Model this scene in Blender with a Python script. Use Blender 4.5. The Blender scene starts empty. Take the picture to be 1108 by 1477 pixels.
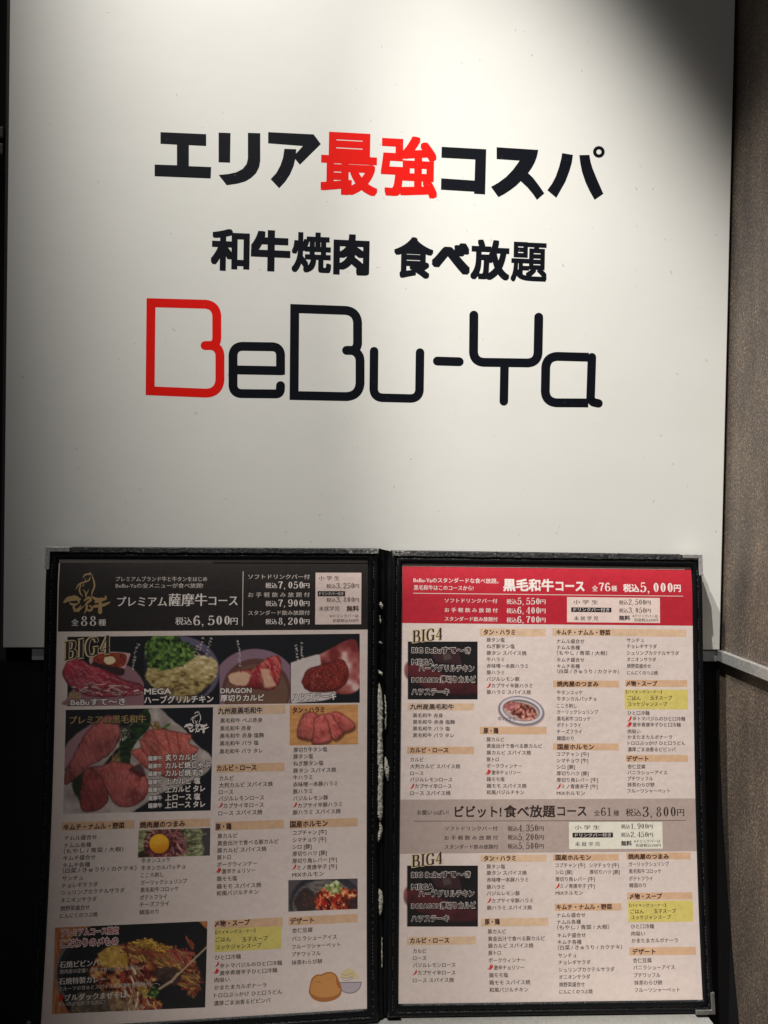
import bpy, math
import numpy as np
from mathutils import Vector, Matrix

scene = bpy.context.scene
COL = scene.collection

# ------------------------------------------------------------------ camera
F_PX, CX, CY, IW, IH = 1100.0, 554.0, 738.5, 1108.0, 1477.0
CAM_LOC = np.array([-0.03496, -0.5292, 0.10332])
CAM_ROT = np.radians([89.20738849, -1.02445191, -4.33222029])
cam_data = bpy.data.cameras.new('camera')
cam = bpy.data.objects.new('camera', cam_data)
COL.objects.link(cam)
cam.location = CAM_LOC
cam.rotation_euler = CAM_ROT
cam_data.sensor_fit = 'VERTICAL'
cam_data.sensor_height = 24.0
cam_data.lens = F_PX / IH * 24.0
cam_data.clip_start = 0.02
cam_data.clip_end = 50.0
scene.camera = cam

# ------------------------------------------------------------------ world and lamps
world = bpy.data.worlds.new('World')
scene.world = world
world.use_nodes = True
bg = world.node_tree.nodes['Background']
bg.inputs[0].default_value = (1.0, 0.97, 0.96, 1)
bg.inputs[1].default_value = 0.069


def spot(name, loc, aim, half, blend, power, color, radius):
    d = bpy.data.lights.new(name, 'SPOT')
    d.energy = power
    d.spot_size = 2 * half
    d.spot_blend = blend
    d.shadow_soft_size = radius
    d.color = color
    o = bpy.data.objects.new(name, d)
    COL.objects.link(o)
    o.location = loc
    v = Vector(aim) - Vector(loc)
    o.rotation_euler = v.to_track_quat('-Z', 'Y').to_euler()
    return o


spot('ceiling_spotlight', (-0.269, -0.445, 1.449), (0.211, 0, 0.005), 0.147, 0.80, 114, (1.0, 0.97, 0.915), 0.008)
spot('ceiling_spotlight', (-0.382, -0.300, 1.334), (0.072, 0, 0.056), 0.252, 1.0, 146, (1.0, 0.97, 0.915), 0.010)

scene.view_settings.view_transform = 'Standard'
scene.view_settings.look = 'None'
scene.view_settings.exposure = 0.0
scene.view_settings.gamma = 1.0
scene.view_settings.use_curve_mapping = False


# ------------------------------------------------------------------ helpers: projection and surfaces
def rotm(r):
    return np.array(Matrix.Rotation(r[2], 3, 'Z') @ Matrix.Rotation(r[1], 3, 'Y') @ Matrix.Rotation(r[0], 3, 'X'))


CAM_M = rotm(CAM_ROT)


def project(P):
    q = (np.atleast_2d(P) - CAM_LOC) @ CAM_M
    return np.stack([CX + F_PX * q[:, 0] / -q[:, 2], CY - F_PX * q[:, 1] / -q[:, 2]], 1)


def ray(px, py):
    return CAM_M @ np.array([(px - CX) / F_PX, -(py - CY) / F_PX, -1.0])


def at_depth(px, py, y):
    d = ray(px, py)
    return CAM_LOC + d * ((y - CAM_LOC[1]) / d[1])


class Wall:
    """flat sign front at y = 0; local x = world X, local y = world Z, layer toward the viewer"""
    def map(self, L):
        L = np.atleast_2d(L)
        return np.stack([L[:, 0], -L[:, 2], L[:, 1]], 1)

    def inv(self, px, py):
        p = at_depth(px, py, 0.0)
        return np.array([p[0], p[2]])


class Sheet:
    """A4 page leaning on the stand, its lower third bowing forward"""
    def __init__(self, p, w):
        self.O = np.array(p[:3]); self.M = rotm(p[3:6]); self.h = p[6]; self.q = p[7]; self.w = w

    def map(self, L):
        L = np.atleast_2d(L)
        v = np.clip(-L[:, 1] / self.h, 0, 1.2)
        b = self.q * v ** 3 - 0.0019 * np.clip((0.085 - v) / 0.085, 0, 1) ** 2
        return self.O + np.outer(L[:, 0], self.M[:, 0]) + np.outer(L[:, 1], self.M[:, 1]) + np.outer(L[:, 2] + b, self.M[:, 2])

    def inv(self, px, py):
        x = np.array([self.w / 2, -self.h / 2])
        for _ in range(7):
            e = 1e-5
            L = np.array([[x[0], x[1], 0], [x[0] + e, x[1], 0], [x[0], x[1] + e, 0]])
            q = project(self.map(L))
            J = np.array([(q[1] - q[0]) / e, (q[2] - q[0]) / e]).T
            x = x + np.linalg.solve(J, np.array([px, py]) - q[0])
        return x


PANEL = Wall()
PR = Sheet([0.01778, -0.00641, 0.06092, 1.50091, -0.00133, -0.02979, 0.28853, 0.00975], 0.2045)
PL = Sheet([-0.20971, -0.01547, 0.06185, 1.52411, -0.00608, 0.03383, 0.29161, 0.01611], 0.2045)


# ------------------------------------------------------------------ helpers: materials
def lin(c):
    return tuple((((x / 255) / 12.92) if x / 255 <= 0.04045 else ((x / 255 + 0.055) / 1.055) ** 2.4) for x in c)


def material(name, color, rough=0.5, metal=0.0, coat=0.0, coat_rough=0.1, spec=0.5):
    m = bpy.data.materials.new(name)
    m.use_nodes = True
    b = m.node_tree.nodes['Principled BSDF']
    b.inputs['Base Color'].default_value = (*color, 1)
    b.inputs['Roughness'].default_value = rough
    b.inputs['Metallic'].default_value = metal
    b.inputs['Coat Weight'].default_value = coat
    b.inputs['Coat Roughness'].default_value = coat_rough
    b.inputs['Specular IOR Level'].default_value = spec
    return m


def nodes(m):
    return m.node_tree.nodes, m.node_tree.links, m.node_tree.nodes['Principled BSDF']


def coords(m, scale=(1, 1, 1)):
    n, l, _ = nodes(m)
    t = n.new('ShaderNodeNewGeometry')
    mp = n.new('ShaderNodeMapping')
    mp.inputs['Scale'].default_value = scale
    l.new(t.outputs['Position'], mp.inputs['Vector'])
    return mp.outputs[0]


def noise(m, vec, scale, detail=4, rough=0.55):
    n, l, _ = nodes(m)
    t = n.new('ShaderNodeTexNoise')
    t.inputs['Scale'].default_value = scale
    t.inputs['Detail'].default_value = detail
    t.inputs['Roughness'].default_value = rough
    l.new(vec, t.inputs['Vector'])
    return t.outputs['Fac']


def ramp(m, fac, stops):
    n, l, _ = nodes(m)
    r = n.new('ShaderNodeValToRGB')
    els = r.color_ramp.elements
    while len(els) < len(stops):
        els.new(0.5)
    for e, (p, c) in zip(els, stops):
        e.position = p
        e.color = (*c, 1) if len(c) == 3 else c
    l.new(fac, r.inputs[0])
    return r.outputs[0]


def bump(m, fac, strength, dist):
    n, l, b = nodes(m)
    bp = n.new('ShaderNodeBump')
    bp.inputs['Strength'].default_value = strength
    bp.inputs['Distance'].default_value = dist
    l.new(fac, bp.inputs['Height'])
    return bp


def mixc(m, fac, a, b_, mode='MIX'):
    n, l, _ = nodes(m)
    x = n.new('ShaderNodeMix')
    x.data_type = 'RGBA'
    x.blend_type = mode
    for sock, val in ((x.inputs[0], fac), (x.inputs[6], a), (x.inputs[7], b_)):
        if isinstance(val, (int, float)):
            sock.default_value = val
        elif isinstance(val, tuple):
            sock.default_value = (*val, 1)
        else:
            l.new(val, sock)
    return x.outputs[2]


def mathn(m, op, a, b_):
    n, l, _ = nodes(m)
    x = n.new('ShaderNodeMath')
    x.operation = op
    for sock, val in ((x.inputs[0], a), (x.inputs[1], b_)):
        if isinstance(val, (int, float)):
            sock.default_value = val
        else:
            l.new(val, sock)
    return x.outputs[0]


def paper_finish(m):
    """the soft clear pocket over the print: slight ripples and a satin coat"""
    n, l, b = nodes(m)
    v = coords(m)
    f1 = noise(m, v, 55, 3)
    f2 = noise(m, v, 420, 2)
    s = mathn(m, 'ADD', f1, mathn(m, 'MULTIPLY', f2, 0.10))
    bp = bump(m, s, 0.35, 0.0012)
    b.inputs['Coat Weight'].default_value = 0.3
    b.inputs['Coat Roughness'].default_value = 0.22
    l.new(bp.outputs[0], b.inputs['Coat Normal'])
    bp2 = bump(m, s, 0.24, 0.0012)
    l.new(bp2.outputs[0], b.inputs['Normal'])
    return m


M = {}
# white sign board: off-white laminate with scuffs and a faint waviness
m = M['board'] = material('white_laminate', (0.80, 0.78, 0.725), 0.42, coat=0.25, coat_rough=0.12)
n_, l_, b_ = nodes(m)
v = coords(m)
big = noise(m, v, 9, 4)
col = ramp(m, big, [(0.3, (0.765, 0.758, 0.715)), (0.75, (0.805, 0.795, 0.758))])
scr = noise(m, coords(m, (26, 1, 190)), 1.6, 3)
scr_f = ramp(m, scr, [(0.68, (0, 0, 0)), (0.76, (1, 1, 1))])
col = mixc(m, mathn(m, 'MULTIPLY', scr_f, 0.10), col, (0.55, 0.53, 0.5))
spk = noise(m, v, 190, 2)
spk_f = ramp(m, spk, [(0.715, (0, 0, 0)), (0.74, (1, 1, 1))])
col = mixc(m, mathn(m, 'MULTIPLY', spk_f, 0.45), col, (0.42, 0.4, 0.37))
l_.new(col, b_.inputs['Base Color'])
hb = mathn(m, 'ADD', noise(m, v, 14, 3), mathn(m, 'MULTIPLY', noise(m, v, 900, 2), 0.03))
bp = bump(m, hb, 0.10, 0.002)
l_.new(bp.outputs[0], b_.inputs['Normal'])

for key, c in (('vinyl_black', (0.005, 0.006, 0.010)), ('vinyl_red', (0.78, 0.010, 0.006))):
    m = M[key] = material(key, c, 0.4, spec=0.15)
    n_, l_, b_ = nodes(m)
    v = coords(m)
    f = ramp(m, noise(m, v, 520, 2), [(0.735, (0, 0, 0)), (0.77, (1, 1, 1))])
    l_.new(mixc(m, mathn(m, 'MULTIPLY', f, 0.3), c, (0.6, 0.56, 0.52)), b_.inputs['Base Color'])

M['board_edge'] = material('board_edge_grey', (0.10, 0.095, 0.09), 0.6)
M['black_wall'] = material('black_wall', (0.006, 0.006, 0.007), 0.55, spec=0.25)
m = M['black_board'] = material('black_backing', (0.006, 0.0058, 0.0065), 0.6, spec=0.2)
M['trim'] = material('dark_grey_trim', (0.022, 0.02, 0.021), 0.5)

# brown flecked laminate of the side wall
m = M['brown'] = material('brown_flecked_laminate', (0.1, 0.08, 0.06), 0.55)
n_, l_, b_ = nodes(m)
v = coords(m, (1, 1, 0.8))
f1 = noise(m, v, 780, 6, 0.78)
c1 = ramp(m, f1, [(0.36, (0.050, 0.041, 0.036)), (0.52, (0.112, 0.090, 0.077)), (0.62, (0.25, 0.20, 0.145)), (0.74, (0.46, 0.38, 0.28))])
f2 = noise(m, coords(m, (1, 1, 0.3)), 40, 4)
c2 = ramp(m, f2, [(0.3, (0.52, 0.51, 0.52)), (0.72, (1.10, 1.05, 0.97))])
f3 = noise(m, coords(m, (1, 1, 0.06)), 130, 3)
c3 = ramp(m, f3, [(0.35, (0.84, 0.84, 0.84)), (0.65, (1.0, 1.0, 1.0))])
cc = mixc(m, 1.0, mixc(m, 1.0, c1, c2, 'MULTIPLY'), c3, 'MULTIPLY')
l_.new(cc, b_.inputs['Base Color'])
bp = bump(m, f1, 0.3, 0.0006)
l_.new(bp.outputs[0], b_.inputs['Normal'])

# brushed aluminium and stainless steel
def brushed(name, c, rough, sc, streak=0.12, metal=0.45):
    m = material(name, c, rough, metal)
    n_, l_, b_ = nodes(m)
    v = coords(m, sc)
    f = noise(m, v, 30, 4, 0.7)
    l_.new(ramp(m, f, [(0.3, (rough - streak,) * 3), (0.7, (rough + streak,) * 3)]), b_.inputs['Roughness'])
    l_.new(ramp(m, f, [(0.3, tuple(x * 0.75 for x in c)), (0.7, tuple(min(1, x * 1.12) for x in c))]), b_.inputs['Base Color'])
    bp = bump(m, f, 0.15, 0.0003)
    l_.new(bp.outputs[0], b_.inputs['Normal'])
    return m


M['alu'] = brushed('satin_aluminium', (0.44, 0.44, 0.42), 0.38, (30, 12, 40), 0.14, 0.6)
M['alu_dull'] = brushed('dull_aluminium', (0.42, 0.43, 0.46), 0.5, (2, 60, 2))
M['steel'] = brushed('brushed_steel', (0.36, 0.355, 0.33), 0.42, (90, 6, 6), 0.16, 0.55)
M['steel_dark'] = brushed('smoky_steel', (0.36, 0.36, 0.35), 0.36, (20, 50, 6), 0.14)
M['corner'] = brushed('corner_metal', (0.52, 0.51, 0.50), 0.36, (20, 20, 20), 0.12, 0.6)

M['corner_dull'] = brushed('dark_corner_metal', (0.20, 0.19, 0.18), 0.42, (20, 20, 20), 0.12, 0.6)  # darker copy of the corner metal, used on the two bottom corners

# black leatherette
m = M['leather'] = material('black_leatherette', (0.003, 0.003, 0.004), 0.38, spec=0.22)
n_, l_, b_ = nodes(m)
v = coords(m)
n1 = n_.new('ShaderNodeTexVoronoi'); n1.inputs['Scale'].default_value = 1500
l_.new(v, n1.inputs['Vector'])
hh = mathn(m, 'ADD', n1.outputs['Distance'], mathn(m, 'MULTIPLY', noise(m, v, 500, 4), 0.8))
bp = bump(m, hh, 0.45, 0.0004)
l_.new(bp.outputs[0], b_.inputs['Normal'])
wear = ramp(m, noise(m, v, 700, 3, 0.7), [(0.76, (0.003, 0.003, 0.004)), (0.86, (0.12, 0.115, 0.11))])
l_.new(wear, b_.inputs['Base Color'])
m = M['leather_worn'] = material('worn_leatherette_edge', (0.01, 0.01, 0.012), 0.45, spec=0.3)
n_, l_, b_ = nodes(m)
v = coords(m)
wf = noise(m, v, 650, 4, 0.75)
sx_ = n_.new('ShaderNodeSeparateXYZ'); l_.new(v, sx_.inputs[0])
near = mathn(m, 'SUBTRACT', 1.0, mathn(m, 'MULTIPLY', mathn(m, 'ABSOLUTE', mathn(m, 'SUBTRACT', sx_.outputs[0], 0.004), 0), 26))
wf2 = mathn(m, 'ADD', wf, mathn(m, 'MULTIPLY', mathn(m, 'MAXIMUM', near, 0.0), 0.16))
l_.new(ramp(m, wf2, [(0.42, (0.008, 0.008, 0.009)), (0.60, (0.05, 0.05, 0.052)), (0.74, (0.36, 0.35, 0.32))]), b_.inputs['Base Color'])
bp = bump(m, wf, 0.8, 0.0008)
l_.new(bp.outputs[0], b_.inputs['Normal'])
M['stitch'] = material('charcoal_thread', (0.10, 0.10, 0.10), 0.6)
m = M['lining'] = material('frayed_lining', (0.55, 0.50, 0.43), 0.9)
n_, l_, b_ = nodes(m)
v = coords(m)
lf = noise(m, v, 420, 5, 0.7)
l_.new(ramp(m, lf, [(0.3, (0.16, 0.15, 0.13)), (0.6, (0.46, 0.43, 0.37))]), b_.inputs['Base Color'])
bp = bump(m, lf, 0.8, 0.001)
l_.new(bp.outputs[0], b_.inputs['Normal'])
M['fixture'] = material('dull_grey_plastic', (0.06, 0.06, 0.053), 0.5)
M['pale_knob'] = material('pale_knob', (0.6, 0.58, 0.5), 0.4)

# print inks
def mottled(name, c, amount=0.10):
    m = material(name, c, 0.55)
    n_, l_, b_ = nodes(m)
    f = noise(m, coords(m), 260, 4, 0.7)
    lo = tuple(x * (1 - amount) for x in c)
    hi = tuple(min(1, x * (1 + amount * 0.7)) for x in c)
    l_.new(ramp(m, f, [(0.3, lo), (0.7, hi)]), b_.inputs['Base Color'])
    return paper_finish(m)


INK = {
    'paper': mottled('menu_paper', (0.685, 0.57, 0.528), 0.06),
    'margin': mottled('paper_margin', (0.74, 0.68, 0.62), 0.05),
    'dark_head': mottled('dark_brown_header', (0.015, 0.011, 0.010), 0.3),
    'red_head': mottled('crimson_header', (0.45, 0.012, 0.028), 0.12),
    'grey_head': mottled('taupe_header', (0.42, 0.325, 0.29), 0.08),
    'band': mottled('orange_band', (0.64, 0.405, 0.255), 0.12),
    'band_pale': mottled('pale_orange_band', (0.66, 0.455, 0.305), 0.12),
    'yellow': mottled('yellow_box', (0.64, 0.53, 0.15), 0.1),
    'box_pink': mottled('pale_pink_box', (0.74, 0.585, 0.535), 0.06),
    'box_white': mottled('off_white_box', (0.74, 0.70, 0.60), 0.06),
    'photo_black': mottled('photo_black', (0.012, 0.012, 0.016), 0.3),
}
for nm, c in (('ink', (0.030, 0.016, 0.014)), ('ink_brown', (0.06, 0.022, 0.014)), ('white', (0.76, 0.68, 0.64)),
              ('cream', (0.56, 0.49, 0.44)), ('gold', (0.40, 0.265, 0.11)), ('gold_pale', (0.62, 0.48, 0.28)),
              ('crimson', (0.36, 0.02, 0.05)), ('chili', (0.55, 0.012, 0.014)), ('black_label', (0.02, 0.013, 0.013)),
              ('rule', (0.10, 0.05, 0.045))):
    INK[nm] = paper_finish(material('ink_' + nm if nm != 'ink' else 'dark_ink', c, 0.55))

# vertex-coloured print (the food pictures are printed pictures)
m = M['photo'] = material('printed_photo', (0.5, 0.5, 0.5), 0.5)
n_, l_, b_ = nodes(m)
at = n_.new('ShaderNodeAttribute'); at.attribute_name = 'print'
l_.new(at.outputs['Color'], b_.inputs['Base Color'])
paper_finish(m)


# ------------------------------------------------------------------ helpers: objects
def link(name, verts, faces, mat, parent=None, smooth=False):
    me = bpy.data.meshes.new(name)
    me.from_pydata([tuple(map(float, p)) for p in verts], [], [tuple(int(i) for i in f) for f in faces])
    me.update()
    if smooth:
        me.polygons.foreach_set('use_smooth', [True] * len(me.polygons))
    o = bpy.data.objects.new(name, me)
    COL.objects.link(o)
    mats = mat if isinstance(mat, (list, tuple)) else [mat]
    for x in mats:
        me.materials.append(x)
    if parent is not None:
        o.parent = parent
    return o


def tag(o, label=None, cat=None, kind=None, group=None):
    if label: o['label'] = label
    if cat: o['category'] = cat
    if kind: o['kind'] = kind
    if group: o['group'] = group
    return o


def thing(name, label, cat, loc=(0, 0, 0)):
    o = bpy.data.objects.new(name, None)
    o.empty_display_size = 0.02
    COL.objects.link(o)
    o.location = loc
    return tag(o, label, cat)


def rel(root, V):
    return np.atleast_2d(V) - np.array(root.location)


def box_vf(a, b):
    (x0, y0, z0), (x1, y1, z1) = a, b
    V = [(x0, y0, z0), (x1, y0, z0), (x1, y1, z0), (x0, y1, z0), (x0, y0, z1), (x1, y0, z1), (x1, y1, z1), (x0, y1, z1)]
    Fc = [(0, 3, 2, 1), (4, 5, 6, 7), (0, 1, 5, 4), (1, 2, 6, 5), (2, 3, 7, 6), (3, 0, 4, 7)]
    return V, Fc


def bevel_box(name, a, b, bev, mat, parent=None, seg=2):
    import bmesh
    bm = bmesh.new()
    V, Fc = box_vf(a, b)
    vs = [bm.verts.new(p) for p in V]
    for f in Fc:
        bm.faces.new([vs[i] for i in f])
    if bev:
        bmesh.ops.bevel(bm, geom=bm.edges[:], offset=bev, segments=seg, affect='EDGES', profile=0.6)
    me = bpy.data.meshes.new(name)
    bm.to_mesh(me); bm.free()
    me.materials.append(mat)
    o = bpy.data.objects.new(name, me)
    COL.objects.link(o)
    if parent is not None:
        o.parent = parent
    return o


class Flat:
    """collects flat shapes on a surface, then links them as one mesh"""
    def __init__(self, surf):
        self.s = surf; self.V = []; self.F = []; self.n = 0; self.k = 0

    def add(self, L, faces):
        L = np.atleast_2d(np.array(L, float))
        self.V.append(L)
        self.F += [tuple(i + self.n for i in f) for f in faces]
        self.n += len(L)

    def build(self, name, mat, parent, label=None):
        V = self.s.map(np.vstack(self.V))
        p = parent
        while p.parent is not None:
            p = p.parent
        o = link(name, rel(p, V), self.F, mat, parent)
        if label: o['label'] = label
        return o

    # --- shapes, all given in photo pixels unless said otherwise
    def rect_local(self, x0, y0, x1, y1, z, step=0.003):
        nx = max(1, int(abs(x1 - x0) / step / 3)); ny = max(1, int(abs(y1 - y0) / step))
        xs = np.linspace(x0, x1, nx + 1); ys = np.linspace(y0, y1, ny + 1)
        X, Y = np.meshgrid(xs, ys)
        L = np.stack([X.ravel(), Y.ravel(), np.full(X.size, z)], 1)
        w = nx + 1
        Fc = [(j * w + i, (j + 1) * w + i, (j + 1) * w + i + 1, j * w + i + 1) for j in range(ny) for i in range(nx)]
        if y1 > y0: Fc = [f[::-1] for f in Fc]
        self.add(L, Fc)

    def rect(self, x0, y0, x1, y1, z):
        ym, xm = (y0 + y1) / 2, (x0 + x1) / 2
        a = self.s.inv(x0, ym)[0]; b = self.s.inv(x1, ym)[0]
        t = self.s.inv(xm, y0)[1]; d = self.s.inv(xm, y1)[1]
        self.rect_local(a, t, b, d, z)

    def quad(self, pts, z, n=10):
        q = np.array([self.s.inv(*p) for p in pts])   # TL TR BR BL
        u = np.linspace(0, 1, n + 1)
        U, Vv = np.meshgrid(u, u)
        U = U.ravel()[:, None]; Vv = Vv.ravel()[:, None]
        xy = (1 - Vv) * ((1 - U) * q[0] + U * q[1]) + Vv * ((1 - U) * q[3] + U * q[2])
        w = n + 1
        self.add(np.c_[xy, np.full(len(xy), z)], [(j * w + i, (j + 1) * w + i, (j + 1) * w + i + 1, j * w + i + 1) for j in range(n) for i in range(n)])

    def poly(self, pts, z):
        L = np.array([[*self.s.inv(*p), z] for p in pts])
        c = L[:, 0], L[:, 1]
        area = np.sum(c[0] * np.roll(c[1], -1) - np.roll(c[0], -1) * c[1])
        f = list(range(len(L)))
        self.add(L, [f if area > 0 else f[::-1]])

    def disc(self, x, y, r, z, n=14, ry=None):
        self.poly([(x + r * math.cos(2 * math.pi * i / n), y + (ry or r) * math.sin(2 * math.pi * i / n)) for i in range(n)], z)

    def ring(self, x, y, r0, r1, z, n=40, sq=1.0):
        P = []
        for i in range(n):
            a = 2 * math.pi * i / n
            P.append((x + r1 * math.cos(a), y + sq * r1 * math.sin(a)))
            P.append((x + r0 * math.cos(a), y + sq * r0 * math.sin(a)))
        L = np.array([[*self.s.inv(*p), z] for p in P])
        self.add(L, [(2 * i, 2 * i + 1, (2 * i + 3) % (2 * n), (2 * i + 2) % (2 * n)) for i in range(n)])

    def ribbon(self, pts, width, z, cap=(True, True), local=False):
        """mitred ribbon along a polyline; width may be a number or one per point"""
        P = np.array(pts, float)
        W = np.broadcast_to(np.array(width, float), (len(P),)) / 2
        d = np.diff(P, axis=0); d /= np.maximum(np.linalg.norm(d, axis=1), 1e-9)[:, None]
        nn = np.stack([-d[:, 1], d[:, 0]], 1)
        N = np.empty_like(P)
        N[0] = nn[0]; N[-1] = nn[-1]
        for i in range(1, len(P) - 1):
            a = nn[i - 1] + nn[i]
            a /= max(np.linalg.norm(a), 1e-6)
            N[i] = a / max(a @ nn[i], 0.5)
        A = P + N * W[:, None]; B = P - N * W[:, None]
        out = [np.vstack([A, B])]
        k = len(P)
        Fc = [(i, i + 1, k + i + 1, k + i) for i in range(k - 1)]
        base = 2 * k
        for e, (p, q, dd, w) in enumerate(((P[0], nn[0], -d[0], W[0]), (P[-1], nn[-1], d[-1], W[-1]))):
            if not cap[e]: continue
            m_ = 8
            arc = [p + q * w * math.cos(t) + dd * w * math.sin(t) for t in np.linspace(0, math.pi, m_ + 1)][1:-1]
            ia, ib = (0, k) if e == 0 else (k - 1, 2 * k - 1)
            out.append(np.array(arc))
            Fc.append(tuple([ia] + list(range(base, base + m_ - 1)) + [ib]))
            base += m_ - 1
        V = np.vstack(out)
        L = np.array([[*(p if local else self.s.inv(*p)), z] for p in V])
        # make every face look toward the viewer
        G = []
        for f in Fc:
            c = L[list(f)][:, :2]
            ar = np.sum(c[:, 0] * np.roll(c[:, 1], -1) - np.roll(c[:, 0], -1) * c[:, 1])
            G.append(f if ar > 0 else tuple(reversed(f)))
        self.add(L, G)


def fillet(pts, r, k=8, closed=False):
    """round the corners of a polyline; r is a number or a list per point"""
    P = [np.array(p, float) for p in pts]
    n = len(P)
    R_ = r if isinstance(r, (list, tuple)) else [r] * n
    out = []
    for i in range(n):
        if not closed and i in (0, n - 1):
            out.append(P[i]); continue
        a, b, c = P[i - 1], P[i], P[(i + 1) % n]
        u = (a - b) / np.linalg.norm(a - b); w = (c - b) / np.linalg.norm(c - b)
        if R_[i] <= 0:
            out.append(b); continue
        ang = math.acos(np.clip(u @ w, -1, 1))
        t = min(R_[i] / math.tan(ang / 2), 0.49 * np.linalg.norm(a - b), 0.49 * np.linalg.norm(c - b))
        p, q = b + u * t, b + w * t
        for s in np.linspace(0, 1, k + 1):
            out.append((1 - s) ** 2 * p + 2 * s * (1 - s) * (b * 0.86 + (p + q) / 2 * 0.14) + s * s * q)
    return out


def spline(pts, k=6):
    P = np.array(pts, float)
    if len(P) < 3:
        return P
    Q = np.vstack([2 * P[0] - P[1], P, 2 * P[-1] - P[-2]])
    out = []
    for i in range(1, len(Q) - 2):
        for t in np.linspace(0, 1, k, endpoint=False):
            a, b, c, d = Q[i - 1], Q[i], Q[i + 1], Q[i + 2]
            out.append(0.5 * (2 * b + (c - a) * t + (2 * a - 5 * b + 4 * c - d) * t * t + (3 * b - a - 3 * c + d) * t ** 3))
    out.append(P[-1])
    return np.array(out)


# ------------------------------------------------------------------ lettering
_cache = {}
_fc = bpy.data.curves.new('glyphs', 'FONT')
_fc.resolution_u = 3
_fo = bpy.data.objects.new('glyphs', _fc)
COL.objects.link(_fo)


def glyphs(text):
    if text not in _cache:
        _fc.body = text
        _fc.resolution_u = 6 if len(text) == 1 else 2
        bpy.context.view_layer.update()
        dg = bpy.context.evaluated_depsgraph_get()
        ev = _fo.evaluated_get(dg)
        me = ev.to_mesh()
        V = np.empty(len(me.vertices) * 3); me.vertices.foreach_get('co', V)
        V = V.reshape(-1, 3)[:, :2].copy()
        Fc = [tuple(p.vertices) if p.normal[2] >= 0 else tuple(p.vertices)[::-1] for p in me.polygons]
        ev.to_mesh_clear()
        _cache[text] = (V, Fc)
    return _cache[text]


def put_text(fl, text, x0, x1, yc, z, em=None, off=0.012, box=None, slope=0.0):
    """text with its ink from x0 to x1 (photo px) centred on yc; em = character height in px;
    off = half the extra stroke weight in ems, laid as shifted copies a hair apart"""
    V, Fc = glyphs(text)
    if not len(V): return
    s = fl.s
    lo, hi = V.min(0), V.max(0)
    xm = (x0 + x1) / 2
    if box:
        yc = (box[0] + box[1]) / 2
    a = s.inv(x0, yc)[0]; b = s.inv(x1, yc)[0]; c = s.inv(xm, yc)[1]
    kx = (b - a) / (hi[0] - lo[0] + 2 * off)
    if box:
        t, d = s.inv(xm, box[0])[1], s.inv(xm, box[1])[1]
        ky = (t - d) / (hi[1] - lo[1] + 2 * off)
    else:
        ky = em * abs(s.inv(xm, yc + 1)[1] - c) if em else kx
    if len(text) == 1 and box: sh = [(i, j) for i in np.linspace(-1, 1, 6) for j in np.linspace(-1, 1, 6)]
    elif off < 0.004: sh = [(0, 0)]
    elif off < 0.0215: sh = [(-1, 0), (1, 0)]
    elif off < 0.06: sh = [(i, j) for i in (-1, 0, 1) for j in (-1, 0, 1)]
    else: sh = [(math.cos(t_), math.sin(t_)) for t_ in np.arange(12) * math.pi / 6] + [(.5 * math.cos(t_), .5 * math.sin(t_)) for t_ in np.arange(6) * math.pi / 3]
    for i, (p, q) in enumerate(sh):
        X = a + (V[:, 0] - lo[0] + off + p * off) * kx
        if box: Y = d + (V[:, 1] - lo[1] + off + q * off) * ky
        else: Y = c + (V[:, 1] - 0.36 + q * off) * ky + slope * (X - (a + b) / 2)
        fl.add(np.c_[X, Y, np.full(len(X), z + i * 4e-7)], Fc)


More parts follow.
